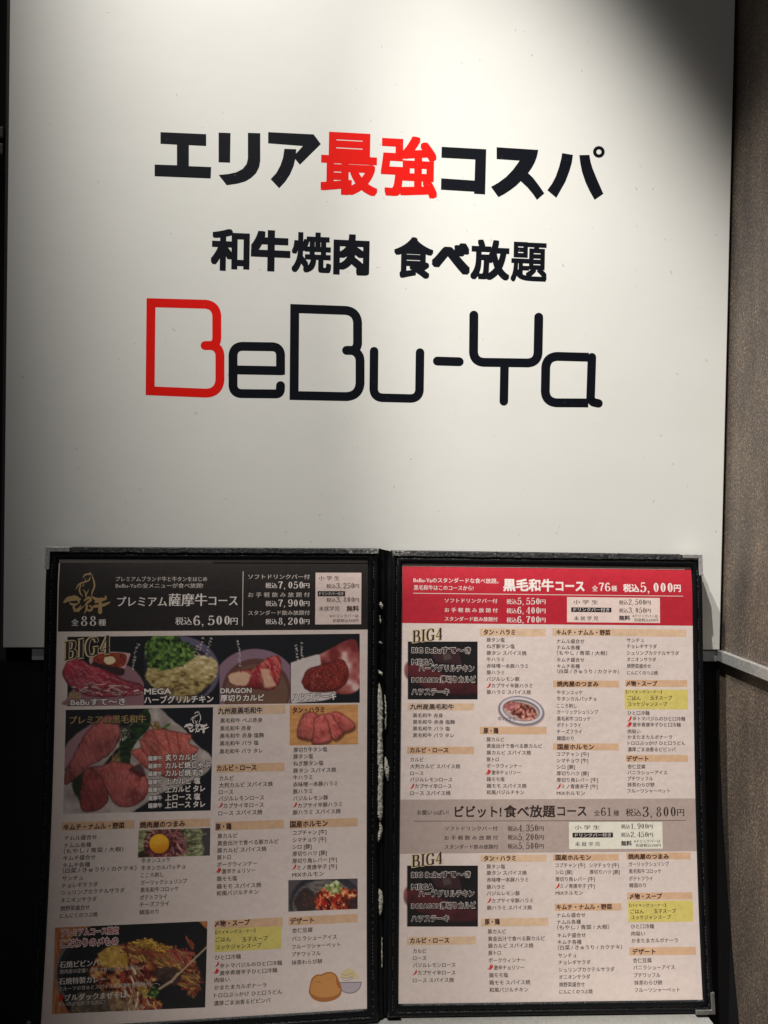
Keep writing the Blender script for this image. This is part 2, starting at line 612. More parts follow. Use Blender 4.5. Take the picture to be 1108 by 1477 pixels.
DIG = {
    '0': [('ring', .27, .5, .195, .455)],
    '1': [('line', [(.27, .96), (.27, .03)], 1), ('thin', [(.1, .80), (.18, .85), (.27, .96)]), ('thin', [(.1, .025), (.44, .025)])],
    '2': [('ball', .12, .74), ('curve', [(.10, .74), (.15, .91), (.28, .96), (.42, .87), (.42, .68), (.3, .45), (.15, .23), (.07, .07)]), ('bar', [(.06, .06), (.46, .06)]), ('thin', [(.46, .05), (.48, .22)])],
    '3': [('ball', .12, .80), ('curve', [(.1, .8), (.16, .93), (.28, .965), (.41, .86), (.39, .68), (.29, .55), (.19, .525)]), ('curve', [(.27, .53), (.42, .42), (.44, .25), (.36, .09), (.22, .035), (.1, .1), (.08, .2)]), ('ball', .11, .2)],
    '4': [('line', [(.36, .97), (.36, .03)], 1), ('thin', [(.36, .97), (.04, .28)]), ('thin', [(.04, .28), (.5, .28)]), ('thin', [(.23, .02), (.48, .02)])],
    '5': [('bar', [(.13, .92), (.42, .92)]), ('thin', [(.135, .95), (.11, .5)]), ('curve', [(.11, .5), (.2, .6), (.32, .6), (.43, .48), (.43, .25), (.35, .09), (.2, .035), (.1, .09), (.09, .18)]), ('ball', .12, .18)],
    '6': [('ball', .38, .83), ('curve', [(.4, .85), (.3, .96), (.18, .85), (.09, .6), (.085, .35), (.14, .11), (.27, .035), (.4, .11), (.445, .28), (.4, .47), (.28, .55), (.16, .48), (.1, .36)])],
    '7': [('bar', [(.07, .92), (.47, .92)]), ('thin', [(.07, .92), (.06, .74)]), ('line', [(.46, .9), (.34, .65), (.26, .35), (.23, .03)], 1)],
    '8': [('ring', .27, .745, .155, .215, .095), ('ring', .27, .265, .20, .245, .11)],
    '9': [('ball', .14, .17), ('curve', [(.13, .15), (.23, .04), (.35, .15), (.44, .4), (.445, .65), (.39, .89), (.27, .965), (.14, .89), (.09, .72), (.13, .53), (.25, .45), (.37, .52), (.43, .64)])],
    ',': [('ball', .12, .07), ('thin', [(.16, .05), (.15, -.06), (.07, -.15)])],
    'B': [('line', [(.16, .98), (.16, .02)], 1), ('thin', [(.02, .97), (.34, .97)]), ('thin', [(.02, .03), (.36, .03)]), ('thin', [(.16, .52), (.34, .52)]), ('curve', [(.3, .97), (.47, .92), (.5, .75), (.44, .57), (.3, .52)]), ('curve', [(.3, .52), (.5, .46), (.56, .27), (.5, .08), (.3, .03)])],
    'I': [('line', [(.2, .98), (.2, .02)], 1), ('thin', [(.05, .97), (.35, .97)]), ('thin', [(.05, .03), (.35, .03)])],
    'G': [('curve', [(.56, .72), (.5, .9), (.36, .97), (.2, .9), (.1, .68), (.09, .4), (.16, .12), (.32, .02), (.46, .06), (.54, .2)]), ('line', [(.54, .42), (.54, .04)], 1), ('thin', [(.38, .43), (.66, .43)]), ('thin', [(.57, .95), (.57, .68)])],
}
ADV = {',': .46, 'B': .66, 'I': .42, 'G': .74}


def serif_strokes(text):
    out, x = [], 0.0
    for ch in text:
        for st in DIG[ch]:
            out.append((st, x))
        x += ADV.get(ch, .56)
    return out, x - 0.08


def put_serif(fl, text, x0, x1, yc, hpx, z, fat=1.0, slope=0.0, grow=0.0):
    """contrast-stroke figures like a Didone face between x0 and x1, hpx tall, in surface-local space"""
    s = fl.s
    st, W = serif_strokes(text)
    xm = (x0 + x1) / 2
    a, b = s.inv(x0, yc)[0], s.inv(x1, yc)[0]
    cy = s.inv(xm, yc)[1]
    mm = abs(s.inv(xm, yc + 1)[1] - cy)
    kx, ky = (b - a) / W, hpx * mm
    thick, thin = .135 * fat + grow, .042 * fat + grow

    def T(p, dx):
        X = a + (p[0] + dx) * kx
        return (X, cy + (p[1] - 0.5) * ky + slope * (X - (a + b) / 2))
    k = 0
    for sdef, dx in st:
        zz = z + (k % 9) * 6e-7
        k += 1
        kind = sdef[0]
        if kind == 'ring':
            cx, cyy, rx, ry = sdef[1:5]
            tk = (sdef[5] * fat + grow) if len(sdef) > 5 else thick
            n = 22
            P = []
            for i in range(n):
                t = 2 * math.pi * i / n
                P.append(T((cx + (rx + grow / 2) * math.cos(t), cyy + (ry + grow / 2) * math.sin(t)), dx))
                P.append(T((cx + max(.01, rx - tk + grow / 2) * math.cos(t), cyy + (ry - thin) * math.sin(t)), dx))
            fl.add([[*p, zz] for p in P], [(2 * i, (2 * i + 2) % (2 * n), (2 * i + 3) % (2 * n), 2 * i + 1) for i in range(n)])
        elif kind == 'ball':
            r = .062 * fat + grow / 2
            P = [T((sdef[1] + r * math.cos(t), sdef[2] + r * 1.0 * math.sin(t)), dx) for t in np.linspace(0, 2 * math.pi, 11)[:-1]]
            fl.add([[*p, zz] for p in P], [tuple(range(10))])
        else:
            P = spline(sdef[1], 5) if len(sdef[1]) > 2 else np.array(sdef[1])
            d = np.gradient(P, axis=0)
            d /= np.maximum(np.linalg.norm(d, axis=1), 1e-9)[:, None]
            if kind == 'thin': w = np.full(len(P), thin)
            elif kind == 'bar': w = np.full(len(P), .09 * fat + grow)
            elif kind == 'line': w = np.full(len(P), thick)
            else: w = thin + (thick - thin) * np.abs(d[:, 1]) ** 1.6
            Q = np.array([T(p, dx) for p in P])
            fl.ribbon(Q, w * (kx + ky) / 2, zz, cap=(False, False), local=True)


def chili(fl, x, y, z, s=1.0, double=False):
    top = [(x + 3.0 * s, y - 4.2 * s), (x + 2.6 * s, y - 2.4 * s), (x + 1.4 * s, y + 0.8 * s), (x - 0.8 * s, y + 3.0 * s), (x - 3.0 * s, y + 4.0 * s)]
    fl.ribbon(spline(top, 4), np.interp(np.linspace(0, 1, 17), [0, .15, .3, .6, 1], [0.7, 0.9, 2.9, 2.3, .3]) * s, z)
    if double:
        t2 = [(p[0] - 2.2 * s, p[1] - 1.2 * s) for p in top]
        fl.ribbon(spline(t2, 4), np.interp(np.linspace(0, 1, 17), [0, .15, .3, .6, 1], [0.5, 0.8, 2.3, 1.8, .3]) * s, z + 2e-6)
    return fl


# ------------------------------------------------------------------ printed pictures
def _h(ix, iy, seed):
    n = (ix.astype(np.int64) * 374761393 + iy.astype(np.int64) * 668265263 + seed * 974634777) & 0x7fffffff
    n = ((n ^ (n >> 13)) * 1274126177) & 0x7fffffff
    return ((n ^ (n >> 16)) & 0xffff) / 65535.0


def vnoise(x, y, seed=0):
    ix, iy = np.floor(x), np.floor(y)
    fx, fy = x - ix, y - iy
    fx, fy = fx * fx * (3 - 2 * fx), fy * fy * (3 - 2 * fy)
    a, b, c, d = _h(ix, iy, seed), _h(ix + 1, iy, seed), _h(ix, iy + 1, seed), _h(ix + 1, iy + 1, seed)
    return (a * (1 - fx) + b * fx) * (1 - fy) + (c * (1 - fx) + d * fx) * fy


def fbm(x, y, seed=0, o=4):
    s, a, t = 0, 1, 0
    for i in range(o):
        s = s + a * vnoise(x * 2 ** i, y * 2 ** i, seed + i * 17); t += a; a *= .55
    return s / t


def sm(a, b, x):
    t = np.clip((x - a) / (b - a), 0, 1)
    return t * t * (3 - 2 * t)


class Photo:
    def __init__(self, surf, quad, base, res=1.05):
        self.s = surf
        q = np.array(quad, float)
        w = max(np.hypot(*(q[1] - q[0])), np.hypot(*(q[2] - q[3])))
        h = max(np.hypot(*(q[3] - q[0])), np.hypot(*(q[2] - q[1])))
        self.nx, self.ny = int(w / res) + 1, int(h / res) + 1
        U, V = np.meshgrid(np.linspace(0, 1, self.nx), np.linspace(0, 1, self.ny))
        self.U, self.V = U, V
        P = (1 - V)[..., None] * ((1 - U)[..., None] * q[0] + U[..., None] * q[1]) + V[..., None] * ((1 - U)[..., None] * q[3] + U[..., None] * q[2])
        self.X, self.Y = P[..., 0], P[..., 1]
        self.q = np.array([surf.inv(*p) for p in quad])
        self.C = np.zeros(U.shape + (3,)) + np.array(base) / 255
        self.C *= (0.9 + 0.2 * fbm(self.X / 9, self.Y / 9, 3))[..., None]

    def lay(self, mask, col):
        mask = np.clip(mask, 0, 1)[..., None]
        col = np.asarray(col, float)
        if col.max() > 2: col = col / 255
        self.C = self.C * (1 - mask) + col * mask

    def polymask(self, pts, soft=1.2, wob=1.2, seed=1, sc=7):
        P = spline(list(pts) + [pts[0]], 5)[:-1] if len(pts) > 4 else np.array(pts, float)
        X = self.X + wob * 2 * (fbm(self.X / sc, self.Y / sc, seed) - .5)
        Y = self.Y + wob * 2 * (fbm(self.X / sc, self.Y / sc, seed + 50) - .5)
        ins = np.zeros(X.shape, bool); dist = np.full(X.shape, 1e9)
        for i in range(len(P)):
            (x0, y0), (x1, y1) = P[i], P[(i + 1) % len(P)]
            c = ((y0 > Y) != (y1 > Y)) & (X < (x1 - x0) * (Y - y0) / (y1 - y0 + 1e-12) + x0)
            ins ^= c
            dx, dy = x1 - x0, y1 - y0
            t = np.clip(((X - x0) * dx + (Y - y0) * dy) / (dx * dx + dy * dy + 1e-9), 0, 1)
            dist = np.minimum(dist, np.hypot(X - x0 - t * dx, Y - y0 - t * dy))
        sd = np.where(ins, -dist, dist)
        self.sd = sd
        return sm(soft, -soft, sd)

    def ell(self, cx, cy, rx, ry, rot=0, soft=.08):
        c, s = math.cos(rot), math.sin(rot)
        x = (self.X - cx) * c + (self.Y - cy) * s; y = -(self.X - cx) * s + (self.Y - cy) * c
        d = np.hypot(x / rx, y / ry)
        return sm(1 + soft, 1 - soft, d)

    def tone(self, stops, f):
        f = np.clip(f, 0, 1)
        xs = [s[0] for s in stops]
        return np.stack([np.interp(f, xs, [s[1][i] / 255 for s in stops]) for i in range(3)], -1)

    def meat(self, pts, base=(168, 88, 88), fat=(222, 178, 170), dark=(112, 44, 46), ang=0.6, sc=6, seed=5, marb=1.0, soft=1.2):
        mk = self.polymask(pts, soft, 1.4, seed)
        sd = self.sd
        c, s = math.cos(ang), math.sin(ang)
        x = (self.X * c + self.Y * s); y = (-self.X * s + self.Y * c)
        wx = x + 6 * (fbm(self.X / 14, self.Y / 14, seed + 3) - .5); wy = y + 7 * (fbm(self.X / 12, self.Y / 12, seed + 9) - .5)
        rid = 1 - np.abs(2 * fbm(wx / (sc * 2.6), wy / (sc * .6), seed + 1, 4) - 1)
        mar = sm(.76, 1.0, rid) * marb * .62
        blo = fbm(self.X / (sc * 2.2), self.Y / (sc * 2.2), seed + 7)
        col = self.tone([(0.2, dark), (.5, base), (.85, tuple(min(255, int(v * 1.12)) for v in base))], blo * .9 + .1)
        col = col * (1 - mar[..., None] * .75) + np.array(fat) / 255 * mar[..., None] * .75
        edge = sm(-3.5, 0, sd)[..., None]
        col = col * (1 - edge * .34)
        low = fbm(self.X / 24 + seed, self.Y / 24, seed + 77, 2)
        cx_, cy_ = np.mean([p[0] for p in pts]), np.mean([p[1] for p in pts])
        ext = max(8, np.ptp([p[1] for p in pts]))
        col = col * (.80 + .34 * low - .26 * (self.Y - cy_) / ext)[..., None] * np.array([.90, .80, .79])
        col = col * (.93 + .16 * fbm(self.X / 1.7, self.Y / 1.7, seed + 31, 2))[..., None]
        self.lay(mk, col)
        return mk

    def leafy(self, pts, seed=2, cols=((18, 30, 14), (62, 92, 38), (128, 158, 74))):
        mk = self.polymask(pts, 1.5, 5, seed, 5)
        f = fbm(self.X / 4.2, self.Y / 4.2, seed + 4, 4)
        f = (f - .5) * 2.1 + .5
        self.lay(mk, self.tone([(0, cols[0]), (.5, cols[1]), (1, cols[2])], f))

    def strands(self, pts, cols, n, length, width, seed, ang=(0, 6.28)):
        rng = np.random.default_rng(seed)
        mk = self.polymask(pts, 2, 2, seed)
        ys, xs = np.where(mk > .5)
        for i in range(n):
            k = rng.integers(len(xs))
            x0, y0 = self.X[ys[k], xs[k]], self.Y[ys[k], xs[k]]
            a = rng.uniform(*ang); L = length * rng.uniform(.5, 1.2); bend = rng.uniform(-.8, .8)
            t = np.linspace(-.5, .5, 9)
            px = x0 + L * t * math.cos(a) - bend * L * (t * t) * math.sin(a)
            py = y0 + L * t * math.sin(a) + bend * L * (t * t) * math.cos(a)
            bx = (self.X > px.min() - 3) & (self.X < px.max() + 3) & (self.Y > py.min() - 3) & (self.Y < py.max() + 3)
            if not bx.any(): continue
            X, Y = self.X[bx], self.Y[bx]
            d = np.min(np.hypot(X[:, None] - px, Y[:, None] - py) , axis=1)
            w = width * rng.uniform(.7, 1.3)
            mm = sm(w + .6, w - .4, d)[:, None]
            c = np.array(cols[rng.integers(len(cols))]) / 255 * rng.uniform(.75, 1.15)
            sh = 1 - .45 * sm(.3 * w, w, d)[:, None]
            self.C[bx] = self.C[bx] * (1 - mm) + np.clip(c * sh, 0, 1) * mm

    def specks(self, mask, col, n, r, seed):
        rng = np.random.default_rng(seed)
        ys, xs = np.where(mask > .5)
        for i in range(n):
            k = rng.integers(len(xs))
            d = np.hypot(self.X - self.X[ys[k], xs[k]], self.Y - self.Y[ys[k], xs[k]])
            self.lay(sm(r * 1.3, r * .5, d) * rng.uniform(.5, 1), col)

    def build(self, name, parent, z, label=None):
        L = (1 - self.V)[..., None] * ((1 - self.U)[..., None] * self.q[0] + self.U[..., None] * self.q[1]) + self.V[..., None] * ((1 - self.U)[..., None] * self.q[3] + self.U[..., None] * self.q[2])
        L = L.reshape(-1, 2)
        V = self.s.map(np.c_[L, np.full(len(L), z)])
        p = parent
        while p.parent is not None: p = p.parent
        w = self.nx
        i = np.arange(self.nx - 1); j = np.arange(self.ny - 1)
        J, I = np.meshgrid(j, i, indexing='ij')
        a = (J * w + I).ravel()
        Fc = np.stack([a, a + w, a + w + 1, a + 1], 1)
        o = link(name, rel(p, V), Fc, M['photo'], parent)
        c = np.clip(self.C.reshape(-1, 3), 0, 1)
        c = np.where(c <= .04045, c / 12.92, ((c + .055) / 1.055) ** 2.4)
        at = o.data.color_attributes.new('print', 'FLOAT_COLOR', 'POINT')
        at.data.foreach_set('color', np.c_[c, np.ones(len(c))].ravel())
        if label: o['label'] = label
        return o


# ================================================================== the setting
def plane(name, pts, mat):
    return link(name, pts, [tuple(range(len(pts)))], mat)


SX = 0.2528                      # face of the brown side wall
tag(plane('back_wall', [(-3, 0.030, -1.6), (SX + 0.02, 0.030, -1.6), (SX + 0.02, 0.030, 3.0), (-3, 0.030, 3.0)], M['black_wall']), kind='structure')
V, Fc = box_vf((SX, -2.2, -1.6), (SX + 0.03, 0.028, 3.0))
tag(link('side_wall', V, Fc, M['brown']), kind='structure')

# dark trim strip standing left of the sign
o = bevel_box('wall_trim', (-0.2545, 0.006, -0.60), (-0.2503, 0.028, 0.9), 0.0004, M['trim'])
tag(o, 'narrow dark grey trim strip along the left edge of the white sign', 'trim')

# ================================================================== sign board
sign = thing('sign_board', 'large white laminate sign board with red and black Japanese lettering', 'sign', (0, 0.0, 0.0))
bevel_box('board', (-0.25, 0.0, 0.0006), (0.25, 0.006, 0.62), 0.0004, M['board'], sign)
bevel_box('board_core', (-0.2497, 0.0062, 0.0012), (0.2497, 0.012, 0.6195), 0, M['board_edge'], sign)

Z0, DZ = 0.00002, 0.000004
K = 360 / 1108.0
def za(pts): return [(190 + x * K, 160 + y * K) for x, y in pts]
def zb(pts): return [(540 + x * K, 160 + y * K) for x, y in pts]
def zc(pts): return [(190 + x * K, 410 + y * K) for x, y in pts]
def zd(pts): return [(540 + x * K, 410 + y * K) for x, y in pts]

fl = Flat(PANEL)
fl.poly(za([(128, 94), (331, 103), (331, 156), (254, 152), (254, 245), (353, 249), (351, 300), (102, 290), (102, 238), (201, 241), (201, 150), (128, 146)]), Z0)
fl.poly(za([(386, 96), (439, 98), (437, 230), (386, 228)]), Z0)
fl.poly(za([(516, 97), (571, 99), (571, 222), (566, 250), (552, 277), (530, 298), (505, 313), (470, 323), (422, 330), (386, 284), (430, 280), (465, 272), (493, 257), (510, 236), (516, 212)]), Z0)
fl.poly(za([(606, 94), (808, 104), (840, 147), (747, 239), (717, 203), (760, 156), (606, 144)]), Z0)
fl.poly(za([(678, 168), (731, 170), (728, 205), (719, 245), (703, 282), (682, 314), (655, 343), (617, 303), (642, 276), (660, 243), (672, 208)]), Z0 + DZ)
fl.build('katakana_lettering', M['vinyl_black'], sign, 'black katakana at the left of the headline')
fl = Flat(PANEL)
fl.poly(zb([(299, 159), (497, 170), (492, 371), (443, 368), (443, 359), (296, 350), (297, 299), (445, 309), (448, 216), (298, 208)]), Z0)
fl.poly(zb([(543, 161), (728, 173), (722, 203), (712, 230), (698, 255), (683, 276), (705, 297), (730, 330), (755, 366), (722, 395), (705, 370), (680, 340), (650, 312), (630, 332), (605, 351), (578, 369), (551, 383), (518, 337), (550, 319), (585, 293), (615, 262), (645, 221), (543, 214)]), Z0)
fl.poly(zb([(834, 187), (882, 195), (877, 230), (866, 268), (848, 315), (808, 386), (768, 352), (789, 323), (806, 290), (820, 250), (829, 215)]), Z0)
fl.poly(zb([(910, 196), (955, 195), (960, 225), (969, 255), (985, 295), (1017, 368), (978, 395), (957, 358), (938, 318), (922, 270), (914, 230)]), Z0)
x, y = zb([(997, 182)])[0]
fl.ring(x, y, 11 * K, 26 * K, Z0)
fl.build('katakana_lettering', M['vinyl_black'], sign, 'black katakana at the right of the headline')
fl = Flat(PANEL)
put_text(fl, '最', 463, 545, 0, Z0, off=0.028, box=(191.5, 281.5))
put_text(fl, '強', 549.5, 631, 0, Z0, off=0.030, box=(196.5, 285.0))
fl.build('red_lettering', M['vinyl_red'], sign)
fl = Flat(PANEL)
for ch, x0, x1, y0, y1, of in (('和', 304.4, 360.2, 330.5, 391, .038), ('牛', 362, 419, 332, 391.5, .052), ('焼', 421, 478, 335, 393.5, .031), ('肉', 481, 533, 338, 397, .043),
                               ('食', 568.6, 625, 342, 401.5, .035), ('べ', 623, 678, 350, 395.5, .058), ('放', 679, 735, 346, 404, .037), ('題', 737, 789, 349.4, 407, .026)):
    put_text(fl, ch, x0, x1, 0, Z0, off=of, box=(y0, y1))
fl.build('subtitle_lettering', M['vinyl_black'], sign)

SW = 12.9
def B_letter(pre, upper, loop, stub, link_, mat):
    f = Flat(PANEL)
    f.ribbon(pre(loop), SW, Z0, cap=(False, False))
    f.ribbon(pre(stub), SW, Z0 + DZ, cap=(False, True))
    f.ribbon(pre(link_), SW, Z0 + 2 * DZ, cap=(False, False))
    return f.build('logo_letter', mat, sign)


loop = fillet([(378, 245), (378, 90), (86, 82), (82, 473), (392, 486), (392, 315)], [0, 52, 0, 0, 60, 0], 10)
stub = spline([(392, 318), (389, 300), (378, 283), (360, 273), (340, 272), (326, 272)], 5)
lk = spline([(378, 242), (374, 257), (364, 268), (348, 273)], 5)
B_letter(zc, None, loop, stub, lk, M['vinyl_red'])['label'] = 'red outlined letter B'
loop = fillet([(1003, 268), (1003, 118), (724, 108), (721, 494), (1014, 500), (1014, 338)], [0, 55, 0, 0, 60, 0], 10)
stub = spline([(1014, 340), (1011, 322), (1000, 305), (984, 295), (968, 293.5), (954, 293.5)], 5)
lk = spline([(1003, 264), (999, 278), (990, 289), (976, 294)], 5)
B_letter(zc, None, loop, stub, lk, M['vinyl_black'])['label'] = 'black outlined letter B'
f = Flat(PANEL)
f.ribbon(zc(fillet([(661, 450), (659, 487), (450, 485), (450, 275), (661, 278), (661, 402)], [0, 32, 36, 40, 36, 0], 9)), SW, Z0, cap=(True, False))
f.ribbon(zc([(672, 384), (452, 380)]), SW, Z0 + DZ, cap=(False, False))
f.build('logo_letter', M['vinyl_black'], sign, 'black letter e')
f = Flat(PANEL)
f.ribbon(zd(fillet([(-1, 297), (-3, 503), (200, 508), (203, 303)], [0, 38, 38, 0], 9)), SW * .96, Z0)
f.build('logo_letter', M['vinyl_black'], sign, 'black letter u')
f = Flat(PANEL)
f.ribbon(zd([(280, 341), (377, 344)]), SW, Z0)
f.build('logo_hyphen', M['vinyl_black'], sign)
f = Flat(PANEL)
f.ribbon(zd(fillet([(442, 137), (440, 346), (726, 350), (730, 146)], [0, 45, 45, 0], 9)), SW, Z0)
f.ribbon(zd([(578, 360), (575, 520)]), SW * .96, Z0 + DZ, cap=(False, True))
f.build('logo_letter', M['vinyl_black'], sign, 'black letter Y')
f = Flat(PANEL)
f.ribbon(zd(fillet([(952, 324), (762, 319), (758, 526), (950, 527)], [0, 50, 50, 0], 9)), SW, Z0, cap=(False, False))
f.ribbon(zd(fillet([(966, 324), (960, 512), (972, 524), (995, 529)], [0, 6, 10, 0], 5)), SW * .96, Z0 + DZ)
f.build('logo_letter', M['vinyl_black'], sign, 'black letter a')

# ================================================================== rails
xl = at_depth(48, 945, 0.004)[0]
o = bevel_box('aluminium_rail', (xl, 0.0015, -0.0082), (0.2493, 0.028, -0.0006), 0.0003, M['alu_dull'])
tag(o, 'thin grey aluminium rail under the bottom edge of the white sign', 'rail')
o = bevel_box('aluminium_rail', (SX - 0.0042, -0.9, -0.0075), (SX - 0.0001, 0.0008, 0.0002), 0.0004, M['alu'])
tag(o, 'shiny aluminium rail running along the brown side wall', 'rail')

# ================================================================== stand that carries the menu
stand = thing('menu_stand', 'black menu stand with a brushed steel ledge under the open menu', 'stand', (0, -0.02, -0.245))
r0 = np.array(stand.location)
zs = np.linspace(-0.010, -0.60, 13)
ys = 0.004 - 0.045 * np.clip((-zs - 0.03) / 0.25, 0, 3) ** 1.5
ys = np.maximum(ys, -0.06)
V = []
for z_, y_ in zip(zs, ys):
    V += [(-0.9, y_, z_), (SX - 0.0006, y_, z_), (SX - 0.0006, 0.0285, z_), (-0.9, 0.0285, z_)]
Fc = [(0, 1, 2, 3)]
for i in range(len(zs) - 1):
    a = i * 4
    for k in range(4):
        Fc.append((a + k, a + 4 + k, a + 4 + (k + 1) % 4, a + (k + 1) % 4))
Fc.append(tuple(len(V) - 4 + k for k in (3, 2, 1, 0)))
link('back_board', np.array(V) - r0, Fc, M['black_board'], stand)

ZL = -0.2315
def rounded_plate(name, x0, x1, y0, y1, z0, z1, rad, mat, parent):
    P = [(x0, y1), (x0, y0)]
    P += [(x1 - rad + rad * math.cos(t), y0 + rad + rad * math.sin(t)) for t in np.linspace(-math.pi / 2, 0, 10)]
    P += [(x1, y1)]
    n = len(P)
    V = [(x, y, z0) for x, y in P] + [(x, y, z1) for x, y in P]
    Fc = [tuple(range(n))[::-1], tuple(range(n, 2 * n))] + [(i, (i + 1) % n, n + (i + 1) % n, n + i) for i in range(n)]
    return link(name, np.array(V) - r0, Fc, mat, parent)


rounded_plate('ledge', -0.30, 0.2240, -0.175, -0.030, ZL - 0.012, ZL - 0.004, 0.02, M['steel_dark'], stand)
rounded_plate('ledge_cover', 0.0195, 0.2150, -0.172, -0.034, ZL - 0.0036, ZL - 0.0022, 0.02, M['steel'], stand)

# ================================================================== menu book
menu = thing('menu_book', 'open black leatherette menu book with two printed pages of dishes and prices', 'menu', (0.005, -0.05, -0.228))


def cover_half(surf, ml, mr, mt, mb, mat, mat_side):
    """board plus the raised, stitched frame around the page, bent with the page"""
    x0, x1, y0, y1 = 0, surf.w, 0, -surf.h
    # profile: fraction of margin outward from the page edge, height
    prof = [(-0.0004, 0.0001), (0.0, 0.0009), (0.08, 0.0013), (0.30, 0.0015), (0.44, 0.0012), (0.50, 0.0006), (0.55, 0.0011), (0.70, 0.0017), (0.86, 0.0016), (0.97, 0.0009), (1.0, 0.0), (1.0, -0.0028), (0.985, -0.0034), (0.985, -0.0042), (1.06, -0.0046), (1.06, -0.0080), (0.9, -0.0085)]
    NS = 44
    def loop(fr, z):
        a = fr if fr < 0 else None
        L_, R_, T_, B_ = (fr if fr < 0 else fr * ml), (fr if fr < 0 else fr * mr), (fr if fr < 0 else fr * mt), (fr if fr < 0 else fr * mb)
        xa, xb, ya, yb = x0 - L_, x1 + R_, y0 + T_, y1 - B_
        P = []
        for t in np.linspace(0, 1, NS, endpoint=False): P.append((xa + (xb - xa) * t, ya, z))
        for t in np.linspace(0, 1, NS, endpoint=False): P.append((xb, ya + (yb - ya) * t, z))
        for t in np.linspace(0, 1, NS, endpoint=False): P.append((xb + (xa - xb) * t, yb, z))
        for t in np.linspace(0, 1, NS, endpoint=False): P.append((xa, yb + (ya - yb) * t, z))
        return np.array(P)
    loops = [loop(f_, z_) for f_, z_ in prof]
    spine_left = mat_side
    for lp in loops:
        t_ = np.clip(lp[:, 0] / x1, 0, 1)
        t_ = 1 - t_ if spine_left else t_          # thin at the fold, thick at the outer edge
        dz = lp[:, 2] < -0.003
        lp[dz, 2] = lp[dz, 2] * (0.42 + 0.58 * (1 - t_[dz]))
    n = 4 * NS
    V = surf.map(np.vstack(loops))
    Fc = []
    for j in range(len(loops) - 1):
        for i in range(n):
            Fc.append((j * n + i, (j + 1) * n + i, (j + 1) * n + (i + 1) % n, j * n + (i + 1) % n))
    # back of the board
    nb = 14
    xs = np.linspace(x0 - ml * .9, x1 + mr * .9, 3); ys_ = np.linspace(y0 + mt * .9, y1 - mb * .9, nb + 1)
    X, Y = np.meshgrid(xs, ys_)
    tb = X.ravel() / x1 if not mat_side else 1 - X.ravel() / x1
    Bk = surf.map(np.stack([X.ravel(), Y.ravel(), -0.0085 * (0.42 + 0.58 * (1 - np.clip(tb, 0, 1)))], 1))
    base = len(V)
    V = np.vstack([V, Bk])
    Fc += [(base + j * 3 + i, base + j * 3 + i + 1, base + (j + 1) * 3 + i + 1, base + (j + 1) * 3 + i) for j in range(nb) for i in range(2)]
    o = link('cover', rel(menu, V), Fc, mat, menu, smooth=True)
    return o


MARG = {'L': (0.0073, 0.0070, 0.0075, 0.0074), 'R': (0.0070, 0.0066, 0.0085, 0.0074)}
covL = cover_half(PL, *MARG['L'], M['leather'], False)
covR = cover_half(PR, *MARG['R'], M['leather'], True)


def stitches(surf, marg, parent, rng):
    """two rows of thread along the frame"""
    ml, mr, mt, mb = marg
    V, Fc = [], []
    def run(p, q):
        p, q = np.array(p), np.array(q)
        L = np.linalg.norm(q - p); d = (q - p) / L; n = np.array([-d[1], d[0]])
        k = int(L / 0.0021)
        for i in range(k):
            if rng.random() < .35: continue
            a = p + d * (i + .15) * L / k; b = p + d * (i + .62) * L / k
            w = n * 0.00016
            z = 0.0007 + 0.0001
            quad = np.array([[*(a - w), z], [*(b - w), z], [*(b + w), z + .00012], [*(a + w), z + .00012]])
            s = len(V)
            V.extend(surf.map(quad)); Fc.append((s, s + 1, s + 2, s + 3))
    for fr in (0.5,):
        xa, xb, ya, yb = -fr * ml, surf.w + fr * mr, fr * mt, -surf.h - fr * mb
        run((xa, ya), (xb, ya)); run((xb, ya), (xb, yb)); run((xb, yb), (xa, yb)); run((xa, yb), (xa, ya))
    link('stitching', rel(menu, np.array(V)), Fc, M['stitch'], parent)


rng = np.random.default_rng(4)
stitches(PL, MARG['L'], covL, rng)
stitches(PR, MARG['R'], covR, rng)

# worn fabric along the top edges
def worn_edge(surf, marg, parent):
    ml, mr, mt, mb = marg
    fl_ = Flat(surf)
    n = 60
    xs = np.linspace(-ml * .9, surf.w + mr * .98, n + 1)
    L = []
    for i, x_ in enumerate(xs):
        L += [(x_, mt * .60, 0.00185), (x_, mt * .99, 0.0016), (x_, mt * 1.03, -0.0008), (x_, mt * 1.03, -0.003)]
    L = np.array(L)
    L[:, 1] += np.repeat(rng.normal(0, .00016, n + 1), 4)
    Fc_ = [(4 * i + k + 1, 4 * i + k, 4 * i + 4 + k, 4 * i + 5 + k) for i in range(n) for k in range(3)]
    fl_.add(L, Fc_)
    fl_.build('worn_edge', M['leather_worn'], parent)


worn_edge(PL, MARG['L'], covL)
worn_edge(PR, MARG['R'], covR)

# spine between the two halves
NR, NC = 40, 8
V = []
tt = np.linspace(0.0080, -0.2990, NR + 1)
for y_ in tt:
    a = PL.map([[PL.w + 0.0068, y_ * PL.h / 0.2916, -0.0004]])[0]
    b = PR.map([[-0.0068, y_ * PR.h / 0.2916, -0.0004]])[0]
    for c in range(NC + 1):
        s_ = c / NC
        p = a * (1 - s_) + b * s_
        p = p + np.array([0, 0.0022, 0]) * math.sin(math.pi * s_) ** .7 - np.array([0, 0.0016, 0]) * math.exp(-((s_ - .42) / .16) ** 2)
        p[0] += 0.0003 * math.sin(y_ * 160 + c)
        V.append(p)
Fc = [(j * (NC + 1) + i, (j + 1) * (NC + 1) + i, (j + 1) * (NC + 1) + i + 1, j * (NC + 1) + i + 1) for j in range(NR) for i in range(NC)]
spine = link('spine', rel(menu, np.array(V)), Fc, M['leather'], menu, smooth=True)


